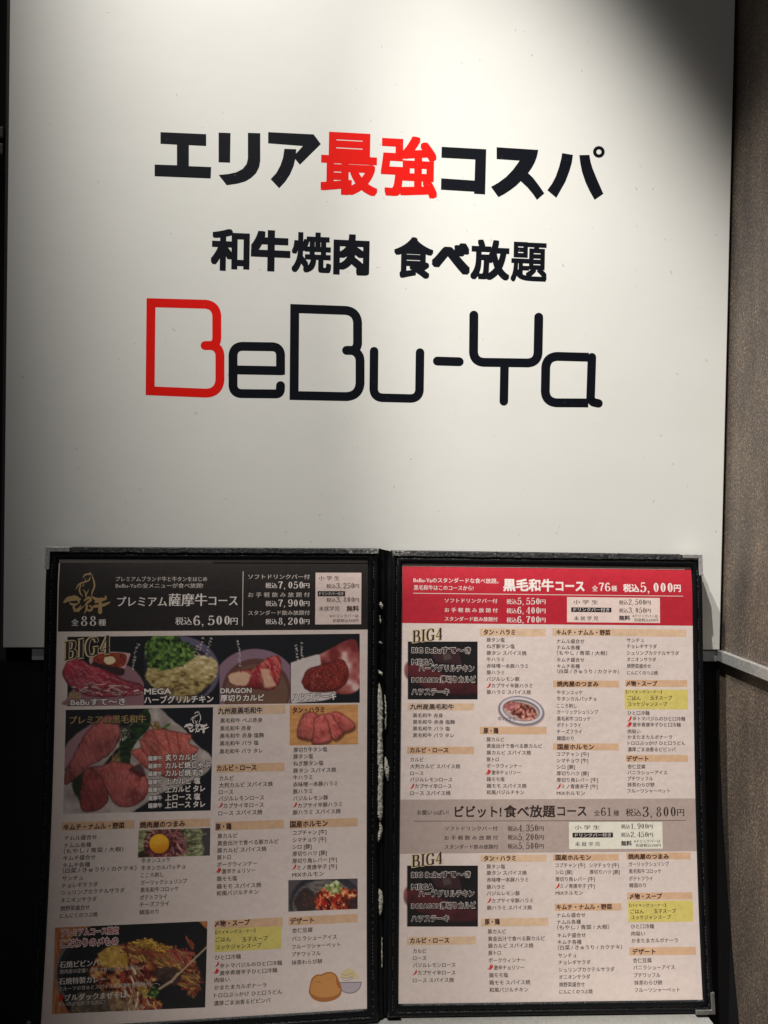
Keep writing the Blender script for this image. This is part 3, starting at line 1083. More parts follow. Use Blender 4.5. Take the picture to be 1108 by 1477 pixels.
def spine_point(px, py, lift):
    """a point just proud of the spine, found on the depth of the fold at that height"""
    y = -0.03
    for _ in range(4):
        p = at_depth(px, py, y)
        v_ = (0.0620 - p[2]) / 0.2916
        la = PL.map([[PL.w + 0.0068, -v_ * PL.h, 0]])[0][1]
        y = la + 0.0008 - lift
    return at_depth(px, py, y)


def tear(parts, name='torn_lining'):
    V, Fc = [], []
    for cps, lift in parts:
        P = spline(cps, 9)   # (px, py, halfwidth px)
        s0 = len(V)
        rr = np.random.default_rng(int(cps[0][1]))
        m_ = 7
        for x_, y_, w_ in P:
            wl = w_ * rr.uniform(.82, 1.18); wr = w_ * rr.uniform(.82, 1.18)
            for k in range(m_):
                t = math.pi * k / (m_ - 1)
                off = -math.cos(t) * (wl if k < m_ / 2 else wr)
                V.append(spine_point(x_ + off, y_, lift + 0.0011 * math.sin(t) * min(1, w_ / 3)))
        for j in range(len(P) - 1):
            for k in range(m_ - 1):
                Fc.append((s0 + j * m_ + k, s0 + (j + 1) * m_ + k, s0 + (j + 1) * m_ + k + 1, s0 + j * m_ + k + 1))
    V = np.array(V)
    V += np.random.default_rng(5).normal(0, 0.00012, V.shape)
    return link(name, rel(menu, V), Fc, M['lining'], spine)


tear([([(549, 868, .4), (550, 873, 2.4), (551, 878, .5)], .0008), ([(548, 888, .3), (549, 896, 1), (549, 899, .3)], .0008),
      ([(548, 925, .3), (549, 927, 1.8), (551, 929, .4)], .0008), ([(546, 966, .4), (549, 971, 2.6), (551, 975, .5)], .0008)])
tear([([(547, 985, .5), (548, 1000, 3.0), (548.5, 1030, 4.2), (548.5, 1060, 3.6), (548, 1090, 4.2), (549.5, 1110, 3.6), (549, 1130, 3.4), (548.5, 1160, 3.6), (548.5, 1176, 3.4), (549, 1184, .6)], .0012),
      ([(555, 1002, .4), (556.5, 1020, 1.1), (556.5, 1045, .9), (556, 1052, .3)], .0006),
      ([(556, 1092, .5), (558, 1104, 3.2), (559, 1116, 3.0), (559.5, 1126, .5)], .0006),
      ([(548, 1186, .6), (549.5, 1196, 2.6), (547, 1208, 2.4), (545, 1214, 1.0)], .0008)])
tear([([(547, 1282, .4), (549, 1288, 2.8), (549.5, 1305, 3.0), (549, 1316, 1.9), (548, 1320, .4)], .0008), ([(551, 1352, .2), (551, 1368, .7), (551, 1395, .4)], .0006)])


def corner(surf, marg, cx_, cy_, la, lb, wd, mkey='corner'):
    """L-shaped metal corner folded round the cover board"""
    ml, mr, mt, mb = marg
    X = -ml if cx_ < 0 else surf.w + mr
    Y = mt if cy_ > 0 else -surf.h - mb
    sx, sy = (1 if cx_ < 0 else -1), (-1 if cy_ > 0 else 1)
    e = 0.0005
    X -= sx * e; Y -= sy * e
    out = [(0, 0), (la, 0), (la, wd), (wd * .9, wd), (wd * .9, lb), (0, lb)]
    Vt = [(X + sx * a, Y + sy * b, 0.0021) for a, b in out]
    Vb = [(X + sx * a, Y + sy * b, -0.0040) for a, b in out]
    n = 6
    V = surf.map(np.array(Vt + Vb))
    Fc = [tuple(range(n)), tuple(range(n, 2 * n))[::-1]] + [(i, n + i, n + (i + 1) % n, (i + 1) % n) for i in range(n)]
    if sx * sy > 0: Fc = [f_[::-1] for f_ in Fc]
    Fc = [f_[::-1] for f_ in Fc]
    o = link('metal_corner', rel(menu, V), Fc, M[mkey], menu)
    md = o.modifiers.new('bevel', 'BEVEL'); md.width = 0.0004; md.segments = 2
    return o


corner(PL, MARG['L'], -1, 1, 0.0155, 0.0150, 0.0033)
corner(PR, MARG['R'], 1, 1, 0.0140, 0.0150, 0.0030)
corner(PR, MARG['R'], 1, -1, 0.0135, 0.0135, 0.0030, 'corner_dull')
corner(PL, MARG['L'], -1, -1, 0.0135, 0.0135, 0.0030, 'corner_dull')


# ------------------------------------------------------------------ pages
def page(surf, label):
    f = Flat(surf)
    f.rect_local(0, 0, surf.w, -surf.h, 0.0, step=0.0015)
    return f.build('page', INK['paper'], menu, label)


ZB, ZP, ZX, ZT, ZU = 0.000012, 0.000012, 0.000022, 0.000032, 0.000044
pageL = page(PL, 'left page with food pictures and a dark brown header')
pageR = page(PR, 'right page of dish lists under a crimson header')


def one(surf, parent, name, mat, *texts, off=0.012, z=ZT):
    f = Flat(surf)
    for t in texts:
        put_text(f, t[0], t[1], t[2], t[3], z, em=t[4] if len(t) > 4 else None, off=t[5] if len(t) > 5 else off)
    return f.build(name, INK[mat], parent)


def block(surf, parent, x0a, x0b, lines, em, mat='ink', off=0.013, chili_s=1.0):
    """one list of dishes: lines = (text, x1 or None, yc[, chilies, x0])"""
    f, g = Flat(surf), Flat(surf)
    ya, yb = lines[0][2], lines[-1][2]
    for ln in lines:
        t, x1, yc = ln[:3]
        x0 = x0a + (x0b - x0a) * ((yc - ya) / (yb - ya) if yb > ya else 0)
        ch = ln[3] if len(ln) > 3 else 0
        if ch:
            chili(g, x0 + 2.6, yc - .3, ZT, .92 * chili_s, ch == 2)
            x0 += 7.0
        if len(ln) > 4: x0 = ln[4]
        if x1 is None:
            x1 = x0 + em * .98 * sum(.5 if c in ' []' else 1 for c in t)
        put_text(f, t, x0, x1, yc, ZT, em=em, off=off)
    f.build('dish_list', INK[mat], parent)
    if g.n: g.build('chili_icon', INK['chili'], parent)


def heading(surf, parent, rect, text, x0, x1, yc, em, mat='band', off=0.03, outline=False):
    f = Flat(surf); f.rect(*rect, ZB)
    f.build('heading_band', INK[mat], parent)
    if outline:
        one(surf, parent, 'heading_outline', 'cream', (text, x0 - .6, x1 + .6, yc, em * 1.06), off=.075, z=ZX)
    one(surf, parent, 'heading_text', 'ink_brown', (text, x0, x1, yc, em), off=off)


def price(surf, parent, num, mat, tx0, tx1, nx0, nx1, ex0, ex1, yc, em, hnum, fat=1.0, off=.015):
    f = Flat(surf)
    put_text(f, '税込', tx0, tx1, yc + em * .08, ZT, em=em, off=off)
    put_serif(f, num, nx0, nx1, yc - hnum * .02, hnum, ZT, fat)
    put_text(f, '円', ex0, ex1, yc + em * .08, ZT, em=em * .95, off=off)
    return f.build('price', INK[mat], parent)


def rects(surf, parent, name, mat, *rs, z=ZB):
    f = Flat(surf)
    for r in rs: f.rect(*r, z)
    return f.build(name, INK[mat], parent)


def emblem(surf, parent, x, y, s, mat, z=ZT):
    """bull in brush outline above three brushed characters; x, y = top left in px, s = scale"""
    f = Flat(surf)
    def R(pts, w, k):
        P = spline([(x + a * s, y + b * s) for a, b in pts], 5)
        ww = np.interp(np.linspace(0, 1, len(P)), np.linspace(0, 1, len(w)), w) * s * (1.6 if k > 8 else 1.0)
        f.ribbon(P, ww, z + k * 6e-7)
    R([(28, 8), (31, 4), (36, 3), (41, 3)], [1, 2.2, 1.6, .6], 0)
    R([(34, 4), (38, 1), (37, 5)], [.5, 1.4, .6], 1)
    R([(40, 4), (43, 12), (44, 20), (41, 28), (40, 34)], [.8, 2, 2.4, 2, .8], 2)
    R([(38, 8), (36, 12), (31, 13), (32, 9)], [1.4, 1.8, 1.4, .6], 3)
    R([(33, 14), (27, 15), (22, 18), (18, 24)], [1, 2.2, 2.2, .8], 4)
    R([(25, 18), (23, 25), (25, 31), (28, 34)], [1.2, 2.4, 1.8, .7], 5)
    R([(28, 25), (31, 28), (32, 36)], [.8, 1.6, .8], 6)
    R([(36, 25), (33, 31), (32, 37)], [.8, 1.6, .8], 7)
    R([(28, 20), (29, 17)], [1.2, 1.2], 8)
    R([(2, 42), (8, 38), (17, 37), (24, 38)], [2, 4.6, 4, 1.5], 9)
    R([(15, 34), (20, 37), (23, 43)], [2, 3.4, 1], 10)
    R([(10, 44), (15, 46), (19, 45), (22, 43)], [1.5, 2.6, 1.6, .6], 11)
    R([(15, 49), (17, 54), (21, 52), (25, 47)], [2, 2.6, 1.8, .8], 12)
    R([(21, 55), (25, 51), (29, 48)], [1.6, 1.4, .7], 13)
    R([(30, 40), (36, 36), (39, 39), (34, 43), (31, 47)], [1.4, 2.4, 2, 2, 1], 14)
    R([(34, 47), (33, 52), (38, 54), (41, 50), (37, 47)], [1.6, 2, 2, 1.8, 1], 15)
    R([(33, 52), (30, 58)], [1.6, .6], 16)
    R([(40, 34), (46, 38), (52, 39)], [.8, 3, 3], 17)
    R([(46, 42), (54, 39), (60, 37), (59, 33)], [2.4, 3, 2, .6], 18)
    R([(44, 48), (54, 47), (62, 44), (66, 42)], [2.4, 2.8, 2, .6], 19)
    R([(53, 37), (52, 47), (52, 56)], [1.6, 3, 3.6], 20)
    return f.build('bull_emblem', INK[mat], parent)


def big4(surf, parent, x0, x1, yc, h, slope):
    f = Flat(surf); put_serif(f, 'BIG4', x0, x1, yc, h, ZU, fat=1.2, slope=slope, grow=.11)
    f.build('logo_outline', INK['gold_pale'], parent)
    f = Flat(surf); put_serif(f, 'BIG4', x0 + .8, x1 + .6, yc, h, ZU + 0.00001, fat=1.15, slope=slope)
    f.build('logo_lettering', INK['ink'], parent)


# ---- left page -----------------------------------------------------------
S, P = PL, pageL
rects(S, P, 'header_band', 'dark_head', (84.5, 811.2, 532, 909.5))
f = Flat(S); f.rect_local(0.0002, -0.0001, 0.0995, -0.0026, ZX); f.build('paper_margin', INK['margin'], P)
emblem(S, P, 91, 825, 1.03, 'gold')
one(S, P, 'header_text', 'cream', ('プレミアムブランド牛と牛タンをはじめ', 167, 299, 835.3, 7.6), ('BeBu-Yaの全メニューが食べ放題!', 167, 293, 844.8, 7.6), off=.008)
one(S, P, 'course_title', 'white', ('プレミアム', 169, 241, 868, 16), ('薩摩牛', 243.5, 299, 865.5, 19.5), ('コース', 301, 343, 866.5, 17), off=.02)
price(S, P, '6,500', 'white', 253, 277, 278.5, 332, 332.5, 343, 895, 12, 14)
f = Flat(S); put_text(f, '全', 103, 113.5, 898, ZT, em=10.5); put_serif(f, '88', 115.5, 139, 895.5, 15, ZT, .95); put_text(f, '種', 142, 153, 898, ZT, em=10.5)
f.build('dish_count', INK['white'], P)
rects(S, P, 'divider_line', 'cream', (349.7, 824, 350.8, 903), z=ZX)
one(S, P, 'option_text', 'cream', ('ソフトドリンクバー付', 358, 447, 832, 7.6), ('お 手 軽 飲 み 放 題 付', 358, 447, 858, 7.6), ('スタンダード飲み放題付', 358, 447, 884, 7.4), off=.014)
for num, yc in (('7,050', 844), ('7,900', 870), ('8,200', 896)):
    price(S, P, num, 'white', 383, 400, 401, 437.5, 438, 446.5, yc, 8.6, 10.5)
rects(S, P, 'price_box', 'box_pink', (455, 826, 521.3, 900.5), z=ZX)
rects(S, P, 'black_label', 'black_label', (458.3, 852.6, 498, 860.2), z=ZX + 5e-6)
one(S, P, 'label_text', 'white', ('ドリンクバー付き', 460.5, 495.5, 856.4, 5.4), z=ZU)
one(S, P, 'box_text', 'ink', ('小 学 生', 460, 490, 834, 7.4), ('未就学児', 460, 490, 878, 7.4), ('※ドリンクバーは', 476, 517, 888.5, 5.4), ('別途税込550円', 480, 517, 895.2, 5.4), ('無料', 500, 518, 878, 8.6, .03))
price(S, P, '3,250', 'ink', 471, 484.5, 485, 511, 511.5, 518, 845, 7, 8)
price(S, P, '3,800', 'ink', 471, 484.5, 485, 511, 511.5, 518, 865, 7, 8)

# four pictures under the header
q4 = [(97, 918.5), (519, 914), (519, 1013.5), (97, 1018.6)]
ph = Photo(S, [(89, 918.6), (519, 914), (519, 1013.5), (89, 1018.7)], (20, 22, 28))
ph.lay(sm(97.6, 96.6, ph.X), np.array([0.857, .785, .762]))
ph.lay(ph.polymask([(96, 1008), (120, 975), (175, 958), (204, 985), (204, 1018), (97, 1018)], 1.5, 1) * sm(204.6, 204, ph.X), (146, 104, 112))
ph.lay(ph.polymask([(131, 943), (151, 940), (182, 942), (184, 947), (176, 967), (171, 973), (134, 961), (127, 952)], .8, .3), (204, 160, 160))
ph.lay(ph.polymask([(133, 953), (171, 963), (177, 967), (170, 975), (132, 963)], .8, .3), (58, 34, 42))
mk = ph.polymask([(134, 945), (151, 942), (178, 944), (173, 962), (135, 955)], .8, .5)
ph.lay(mk, ph.tone([(.2, (92, 30, 26)), (.6, (150, 62, 40)), (1, (196, 96, 60))], fbm(ph.X / 4, ph.Y / 4, 8)))
ph.lay(ph.polymask([(149, 948), (160, 947), (164, 954), (155, 959), (148, 954)], .7, .2), (235, 214, 176))
ph.meat([(90, 969), (99, 951), (112, 950), (132, 960), (151, 967), (177, 980), (201, 988), (203, 1000), (184, 1004), (145, 1006), (119, 1002), (102, 991), (92, 980)], (176, 62, 84), (232, 190, 190), (130, 32, 56), .55, 5, 11, 1.1)
ph.strands([(100, 985), (140, 985), (195, 994), (198, 1001), (150, 1003), (112, 997)], [(232, 196, 190), (220, 160, 165), (170, 60, 80)], 70, 9, .9, 5, (-.3, .5))
mk2 = sm(204.4, 205.2, ph.X) * sm(312.6, 311.8, ph.X)
ph.lay(ph.ell(255, 965, 58, 48, .2, .03) * mk2, (96, 88, 112))
ph.lay(ph.ell(252, 970, 52, 44, .2, .03) * mk2, (40, 36, 44))
C0 = ph.C.copy()
ph.lay(ph.polymask([(205, 975), (215, 962), (240, 962), (262, 948), (290, 945), (309, 958), (306, 978), (285, 998), (262, 1012), (240, 1004), (215, 990)], 1.4, 3, 5, 6), ph.tone([(0, (84, 66, 38)), (.35, (158, 136, 84)), (.7, (190, 168, 116)), (1, (222, 204, 162))], (fbm(ph.X / 7, ph.Y / 4, 21, 5) - .5) * 1.5 + .52 - .012 * (ph.Y - 975)))
ph.leafy([(205, 930), (218, 918), (240, 914), (258, 922), (276, 936), (274, 950), (255, 962), (230, 966), (208, 960)], 31)
ph.C = np.where((mk2 > .5)[..., None], ph.C, C0)
mk3 = sm(312.4, 313.2, ph.X) * sm(416.2, 415.6, ph.X)
C0 = ph.C.copy()
ph.lay(ph.ell(364, 990, 62, 54, 0, .02), (136, 106, 122))
ph.lay(ph.ell(366, 996, 50, 46, 0, .02), (96, 62, 58))
ph.lay(ph.ell(366, 1000, 46, 42, 0, .03), (112, 80, 66))
ph.meat([(322, 974), (340, 967), (360, 964), (375, 953), (392, 945), (402, 952), (402, 975), (396, 990), (382, 996), (352, 992), (330, 988)], (172, 52, 62), (226, 196, 168), (118, 26, 36), 1.1, 6, 41, 1.2)
ph.lay(ph.polymask([(324, 975), (345, 968), (356, 975), (352, 988), (330, 986)], 1.5, 3, 8) * .85, (222, 190, 158))
ph.lay(ph.polymask([(372, 965), (384, 966), (394, 990), (378, 992)], 1.5, 2, 9) * .8, (218, 184, 152))
ph.C = np.where((mk3 > .5)[..., None], ph.C, C0)
mk4 = sm(416.0, 416.8, ph.X)
C0 = ph.C.copy()
ph.lay(ph.polymask([(416, 956), (460, 944), (476, 960), (482, 1004), (430, 1013), (416, 1010)], 1, .3), (204, 190, 188))
ph.lay(ph.polymask([(459, 944), (506, 922), (518, 940), (519, 992), (485, 1000), (465, 970)], 1, .3), ph.tone([(.2, (120, 44, 44)), (.6, (166, 92, 88)), (1, (214, 176, 172))], (fbm(ph.X / 16, ph.Y / 16, 55, 2) - .5) * 1.6 + .5))
ph.meat([(432, 984), (440, 966), (458, 960), (475, 954), (493, 951), (502, 965), (501, 982), (486, 995), (462, 999), (440, 996)], (132, 44, 40), (176, 96, 80), (66, 18, 20), .3, 2.4, 61, .7)
m4 = ph.polymask([(434, 982), (446, 964), (475, 956), (492, 954), (500, 966), (498, 982), (484, 993), (450, 996)], 1)
ph.specks(m4, (206, 132, 112), 70, .8, 62)
ph.specks(m4, (48, 14, 16), 70, .9, 64)
ph.C = np.where((mk4 > .5)[..., None], ph.C, C0)
for xx, yy, nn, dx in ((196, 930, 6, -2.6), (191, 952, 4, -2.2), (288, 921, 7, -2.5), (300, 921, 6, -2.0), (280, 932, 5, -2.4), (339, 925, 9, .8), (424, 931, 7, .7), (432, 928, 8, .8)):
    rr = np.random.default_rng(int(xx))
    for i in range(nn):
        for j in range(3):
            ph.lay(ph.ell(xx + dx * i * .5 + rr.uniform(-1.6, 1.6), yy + i * 4.4 + rr.uniform(-1.3, 1.3), rr.uniform(.5, 1.6), rr.uniform(.4, 1.1), rr.uniform(0, 3), .3) * .8, (205, 192, 186))
ph.build('food_photo', P, ZP, 'strip of four steak and chicken pictures on black')
f = Flat(S); f.rect(97.3, 1009.5, 204, 1018, ZX)
big4(S, P, 92, 158, 934, 27, .16)
one(S, P, 'caption_text', 'gold', ('BIG', 99.5, 117, 1003, 11.5), off=.03)
T5 = [('BeBuすて〜き', 102, 181, 1012.5, 11), ('MEGA', 208, 247, 997, 11.5), ('ハーブグリルチキン', 208, 308, 1009, 11.5), ('DRAGON', 318, 363, 996, 10), ('厚切りカルビ', 318, 381, 1006.8, 10.5), ('ハツステーキ', 421, 485, 1005, 11)]
one(S, P, 'caption_shadow', 'ink', *[(t, a - .5, b + .5, y_, e * 1.05) for t, a, b, y_, e in T5], off=.085)
one(S, P, 'caption_text', 'white', *T5, off=.024, z=ZU)

# large wagyu picture
ph = Photo(S, [(95, 1024), (307.5, 1020), (304, 1169), (91, 1174)], (22, 23, 30))
def z1(pts): return [(80 + a * .2166, 980 + b * .2166) for a, b in pts]
ph.lay(ph.polymask(z1([(60, 460), (110, 390), (230, 300), (330, 250), (420, 260), (400, 330), (200, 450), (60, 600)]), 1.5, 1), (160, 122, 128))
ph.lay(ph.polymask(z1([(560, 230), (620, 195), (690, 192), (745, 245), (800, 290), (860, 335), (905, 395), (960, 455), (1015, 490), (1045, 545), (1010, 620), (860, 700), (700, 760), (560, 850), (440, 905), (50, 905), (50, 620), (300, 500)]), 1.5, 1, 4), ph.tone([(.2, (150, 134, 130)), (.8, (196, 182, 176))], fbm(ph.X / 14, ph.Y / 14, 2)))
ph.lay(ph.polymask(z1([(110, 640), (180, 600), (190, 800), (150, 800), (110, 720)]), 2, 3, 6), (32, 40, 26))
ph.lay(ph.polymask(z1([(300, 590), (420, 450), (470, 480), (460, 560), (360, 580)]), 1.5, 1, 8), (36, 26, 28))
ph.strands(z1([(360, 560), (430, 470), (460, 500), (450, 570)]), [(206, 176, 116), (170, 136, 84)], 26, 22, 1.0, 3, (-1.2, -.7))
ph.lay(ph.polymask(z1([(430, 360), (500, 300), (560, 235), (603, 190), (628, 250), (622, 320), (560, 390), (505, 470), (485, 585), (440, 560), (420, 470)]), 1, 1, 7), ph.tone([(.2, (16, 28, 16)), (.7, (44, 66, 34)), (1, (80, 104, 54))], fbm(ph.X / 10, ph.Y / 4, 12)))
ph.strands(z1([(410, 330), (480, 320), (490, 370), (440, 410), (410, 380)]), [(214, 206, 196), (90, 100, 70)], 60, 6, .5, 9)
ph.strands(z1([(640, 320), (690, 290), (700, 330), (640, 350)]), [(200, 168, 104), (150, 120, 70)], 24, 13, .8, 6, (.6, 1.2))
ph.leafy(z1([(690, 330), (760, 290), (750, 320), (710, 345)]), 3)
ph.meat(z1([(180, 385), (240, 310), (350, 235), (415, 290), (432, 370), (405, 440), (330, 520), (210, 590), (160, 640), (70, 705), (58, 640), (90, 560)]), (172, 98, 96), (216, 164, 158), (112, 50, 50), 1.15, 6, 71)
ph.meat(z1([(560, 400), (605, 345), (700, 328), (800, 350), (905, 368), (890, 425), (952, 460), (920, 505), (850, 600), (800, 665), (700, 640), (620, 600)]), (190, 102, 92), (232, 180, 164), (142, 58, 54), .95, 4.2, 81, 1.2)
ph.meat(z1([(488, 482), (545, 460), (600, 470), (640, 530), (620, 605), (560, 560)]), (196, 108, 98), (228, 176, 162), (140, 60, 56), .7, 4, 83, 1.1)
ph.meat(z1([(552, 395), (600, 420), (640, 500), (620, 530), (570, 470)]), (198, 110, 100), (230, 180, 165), (150, 66, 60), 1.0, 4, 87, 1.1)
for a, b in (((640, 345), (690, 470)), ((720, 340), (760, 480)), ((800, 360), (820, 500))):
    ph.lay(ph.polymask(z1([a, (a[0] + 12, a[1]), (b[0] + 10, b[1]), b]), 1, .8, 4) * .5, (120, 44, 42))
ph.meat(z1([(185, 610), (240, 585), (300, 640), (350, 760), (320, 850), (210, 885), (165, 850), (163, 720)]), (142, 70, 70), (184, 122, 116), (84, 34, 36), 1.3, 5, 91, .8)
ph.meat(z1([(230, 580), (300, 575), (380, 548), (500, 565), (520, 600), (600, 650), (618, 740), (565, 820), (480, 852), (400, 835), (345, 760), (290, 650)]), (184, 100, 96), (226, 176, 168), (130, 58, 58), 1.25, 5, 95)
ph.lay(ph.polymask(z1([(480, 600), (560, 560), (600, 640), (560, 660)]), 2, 2, 5) * .75, (58, 22, 24))
ph.build('food_photo', P, ZP, 'large picture of raw marbled beef slices on a white plate')
one(S, P, 'photo_title', 'ink', ('プレミアム黒毛和牛', 99.5, 211.5, 1038.3, 13.2), off=.085)
one(S, P, 'photo_title', 'gold', ('プレミアム黒毛和牛', 100, 211, 1038, 12.6), off=.02, z=ZU)
ys7 = (1092.4, 1103.5, 1114.7, 1126.6, 1138, 1149.6, 1160.6)
nm7 = (('炙りカルビ', 284), ('カルビ焼しゃぶ', 303), ('カルビ焼すき', 293.5), ('上カルビ 塩', 289), ('上カルビ タレ', 296), ('上ロース 塩', 289), ('上ロース タレ', 296))
one(S, P, 'caption_shadow', 'ink', *[('薩摩牛', 213.6, 234.4, yy + 1.4, 8.2) for yy in ys7], *[(t, 239 - .12 * i - .4, xx + .4, yy, 11) for i, (yy, (t, xx)) in enumerate(zip(ys7, nm7))], off=.10)
one(S, P, 'caption_text', 'white', *[('薩摩牛', 214, 234, yy + 1.4, 7.6) for yy in ys7], *[(t, 239 - .12 * i, xx, yy, 10.3) for i, (yy, (t, xx)) in enumerate(zip(ys7, nm7))], off=.022, z=ZU)
emblem(S, P, 265.5, 1025.5, .545, 'white')

# dish lists, left page
heading(S, P, (314, 1017.2, 411.5, 1030.2), '九州産黒毛和牛', 314.5, 379, 1025, 9.6, 'band_pale', .03, True)
block(S, P, 317.8, 316.8, [('黒毛和牛 べぶ赤身', 378.5, 1039), ('黒毛和牛 赤身', 362, 1050.5), ('黒毛和牛 赤身 塩麹', 380.5, 1061), ('黒毛和牛 バラ 塩', 373, 1072), ('黒毛和牛 バラ タレ', 379, 1083.4)], 7.4)
heading(S, P, (312.3, 1101, 410.5, 1113.2), 'カルビ・ロース', 313, 370, 1107.5, 9.4)
block(S, P, 316.3, 315, [('カルビ', 337.5, 1122.4), ('大判カルビ スパイス焼', 393.5, 1131.7), ('ロース', 336.5, 1142.3), ('バジルレモンロース', 381, 1151.2), ('カプサイ辛ロース', 380.5, 1161.6, 1), ('ロース スパイス焼', 378.5, 1172.2)], 8)
heading(S, P, (310, 1184, 410, 1196.5), '豚・鶏', 311, 334, 1192.3, 10)
block(S, P, 314, 312.4, [('豚カルビ', 342.5, 1205.5), ('黄金出汁で食べる豚カルビ', 402, 1215), ('豚カルビ スパイス焼', 384.5, 1225.6), ('豚トロ', 333, 1236.5), ('ポークウィンナー', 371, 1246.2), ('激辛チョリソー', 368.5, 1256, 2), ('鶏モモ塩', 342, 1267.2), ('鶏モモ スパイス焼', 377, 1277.6), ('和風バジルチキン', 373, 1287.4)], 7.8)
heading(S, P, (309.5, 1325.5, 408, 1337.8), '〆物・スープ', 310, 360.5, 1331.5, 9.6, 'band')
rects(S, P, 'yellow_box', 'yellow', (309.5, 1337.8, 406, 1370.8))
one(S, P, 'box_text', 'ink', ('【バイキングコーナー】', 311, 368.5, 1343.6, 5.8), ('ごはん', 311, 333, 1355, 7.8), ('玉子スープ', 349, 386.5, 1354, 7.8), ('ユッケジャンスープ', 311, 377, 1365, 7.8), off=.016)
block(S, P, 310.4, 308.6, [('ひと口冷麺', 347.5, 1380.4), ('辛トマバジルのひと口冷麺', 407, 1391, 1), ('激辛青唐辛子ひと口冷麺', 400, 1401.5, 2), ('肉吸い', 331.5, 1413.3), ('かまたまカルボナーラ', 384.5, 1422.7), ('トロロぶっかけ ひと口うどん', 407, 1433.2), ('濃厚ごま油香るビビンバ', 390.5, 1445)], 7.6)

ph = Photo(S, [(418, 1017.5), (516.5, 1016), (516.5, 1073.5), (418, 1075.3)], (206, 148, 92))
ph.C *= (.86 + .26 * fbm(ph.X / 22, ph.Y / 2.5, 4))[..., None]
for pts, ang, sd in (([(437, 1029), (448, 1026), (460, 1034), (456, 1054), (450, 1066), (438, 1066), (428, 1061), (430, 1046)], 1.4, 101), ([(478, 1028), (487, 1026), (509, 1040), (511, 1050), (496, 1056), (486, 1046)], .6, 103), ([(466, 1030), (478, 1030), (490, 1048), (497, 1056), (484, 1067), (472, 1056)], 1.0, 105), ([(452, 1036), (466, 1029), (474, 1044), (478, 1066), (466, 1072), (450, 1073), (452, 1054)], 1.3, 107)):
    ph.lay(ph.polymask([(a + 1, b + 3) for a, b in pts], 2, .5) * .8, (84, 44, 26))
    ph.meat(pts, (214, 112, 106), (240, 182, 168), (172, 66, 66), ang, 4, sd, 1)
ph.build('food_photo', P, ZP, 'picture of four pink tongue slices on a wooden board')
one(S, P, 'heading_text', 'ink_brown', ('タン・ハラミ', 422, 468, 1024, 9.2), off=.03)
block(S, P, 423.4, 422.4, [('厚切り牛タン塩', 472, 1081.2), ('豚タン塩', 451.5, 1091), ('ねぎ豚タン塩', 466.5, 1101), ('豚タン スパイス焼', 485, 1111), ('牛ハラミ', 450.5, 1121.3), ('赤味噌一本豚ハラミ', 487, 1130.8), ('豚ハラミ', 450.5, 1141.4), ('バジルレモン豚', 473.5, 1151), ('カプサイ辛豚ハラミ', 493.5, 1161, 1), ('豚ハラミ スパイス焼', 491.5, 1171)], 7.6)
heading(S, P, (418, 1181.2, 516, 1193.4), '国産ホルモン', 418.5, 473, 1188.3, 10)
block(S, P, 422.4, 421.4, [('コプチャン [牛]', 471, 1200.5), ('シマチョウ [牛]', 470.5, 1211), ('シロ [豚]', 449.5, 1221.3), ('厚切りハツ [豚]', 471.5, 1230.8), ('厚切り角レバー [牛]', 486, 1240.8), ('ミノ青唐辛子 [牛]', 486, 1250.5, 1), ('MIXホルモン', 467, 1261)], 7.6)
ph = Photo(S, [(416, 1269.5), (516, 1267), (516, 1311), (416, 1315)], (84, 74, 80))
ph.lay(ph.ell(470, 1302, 52, 42, 0, .03), ph.tone([(.3, (40, 38, 42)), (.8, (66, 62, 68))], fbm(ph.X / 3, ph.Y / 3, 3)))
ph.lay(ph.ell(468, 1305, 46, 36, 0, .04), ph.tone([(.2, (74, 68, 68)), (.8, (134, 124, 118))], fbm(ph.X / 6, ph.Y / 2, 7)))
ph.lay(ph.polymask([(430, 1315), (424, 1300), (434, 1284), (448, 1282), (456, 1300), (450, 1315)], 2, 2) * .85, (48, 36, 34))
mk = ph.polymask([(453, 1300), (458, 1287), (468, 1280), (484, 1276), (498, 1282), (512, 1284), (514, 1294), (500, 1300), (506, 1312), (460, 1312)], 1.5, 2.5, 4)
ph.lay(mk, ph.tone([(.1, (72, 18, 14)), (.4, (160, 56, 32)), (.7, (208, 110, 62)), (1, (242, 190, 140))], (fbm(ph.X / 4.5, ph.Y / 4.5, 14) - .5) * 2 + .5))
ph.strands([(460, 1296), (505, 1296), (505, 1311), (460, 1311)], [(190, 40, 24), (120, 20, 16), (230, 110, 70)], 40, 12, 1.4, 12, (1.2, 1.9))
ph.leafy([(470, 1278), (484, 1270), (492, 1278), (490, 1288), (476, 1288)], 14, ((70, 80, 40), (150, 160, 90), (225, 225, 190)))
ph.lay(ph.polymask([(496, 1298), (516, 1294), (516, 1311), (500, 1310)], 2, 2, 8) * .8, (52, 22, 24))
ph.specks(ph.polymask([(436, 1288), (452, 1288), (452, 1308), (436, 1308)], 2), (150, 60, 40), 30, .9, 6)
ph.specks(mk, (250, 220, 190), 26, .8, 16)
ph.build('food_photo', P, ZP, 'picture of glazed offal with spring onion on a dark plate')
heading(S, P, (416.5, 1320.3, 516, 1332.6), 'デザート', 418.5, 453, 1328, 9.4)
block(S, P, 421.5, 420.8, [('杏仁豆腐', 451, 1341.7), ('バニラシューアイス', 486, 1352.7), ('フルーツシャーベット', 491, 1364), ('プチワッフル', 462.5, 1375.7), ('抹茶わらび餅', 465, 1387.5)], 7.6)
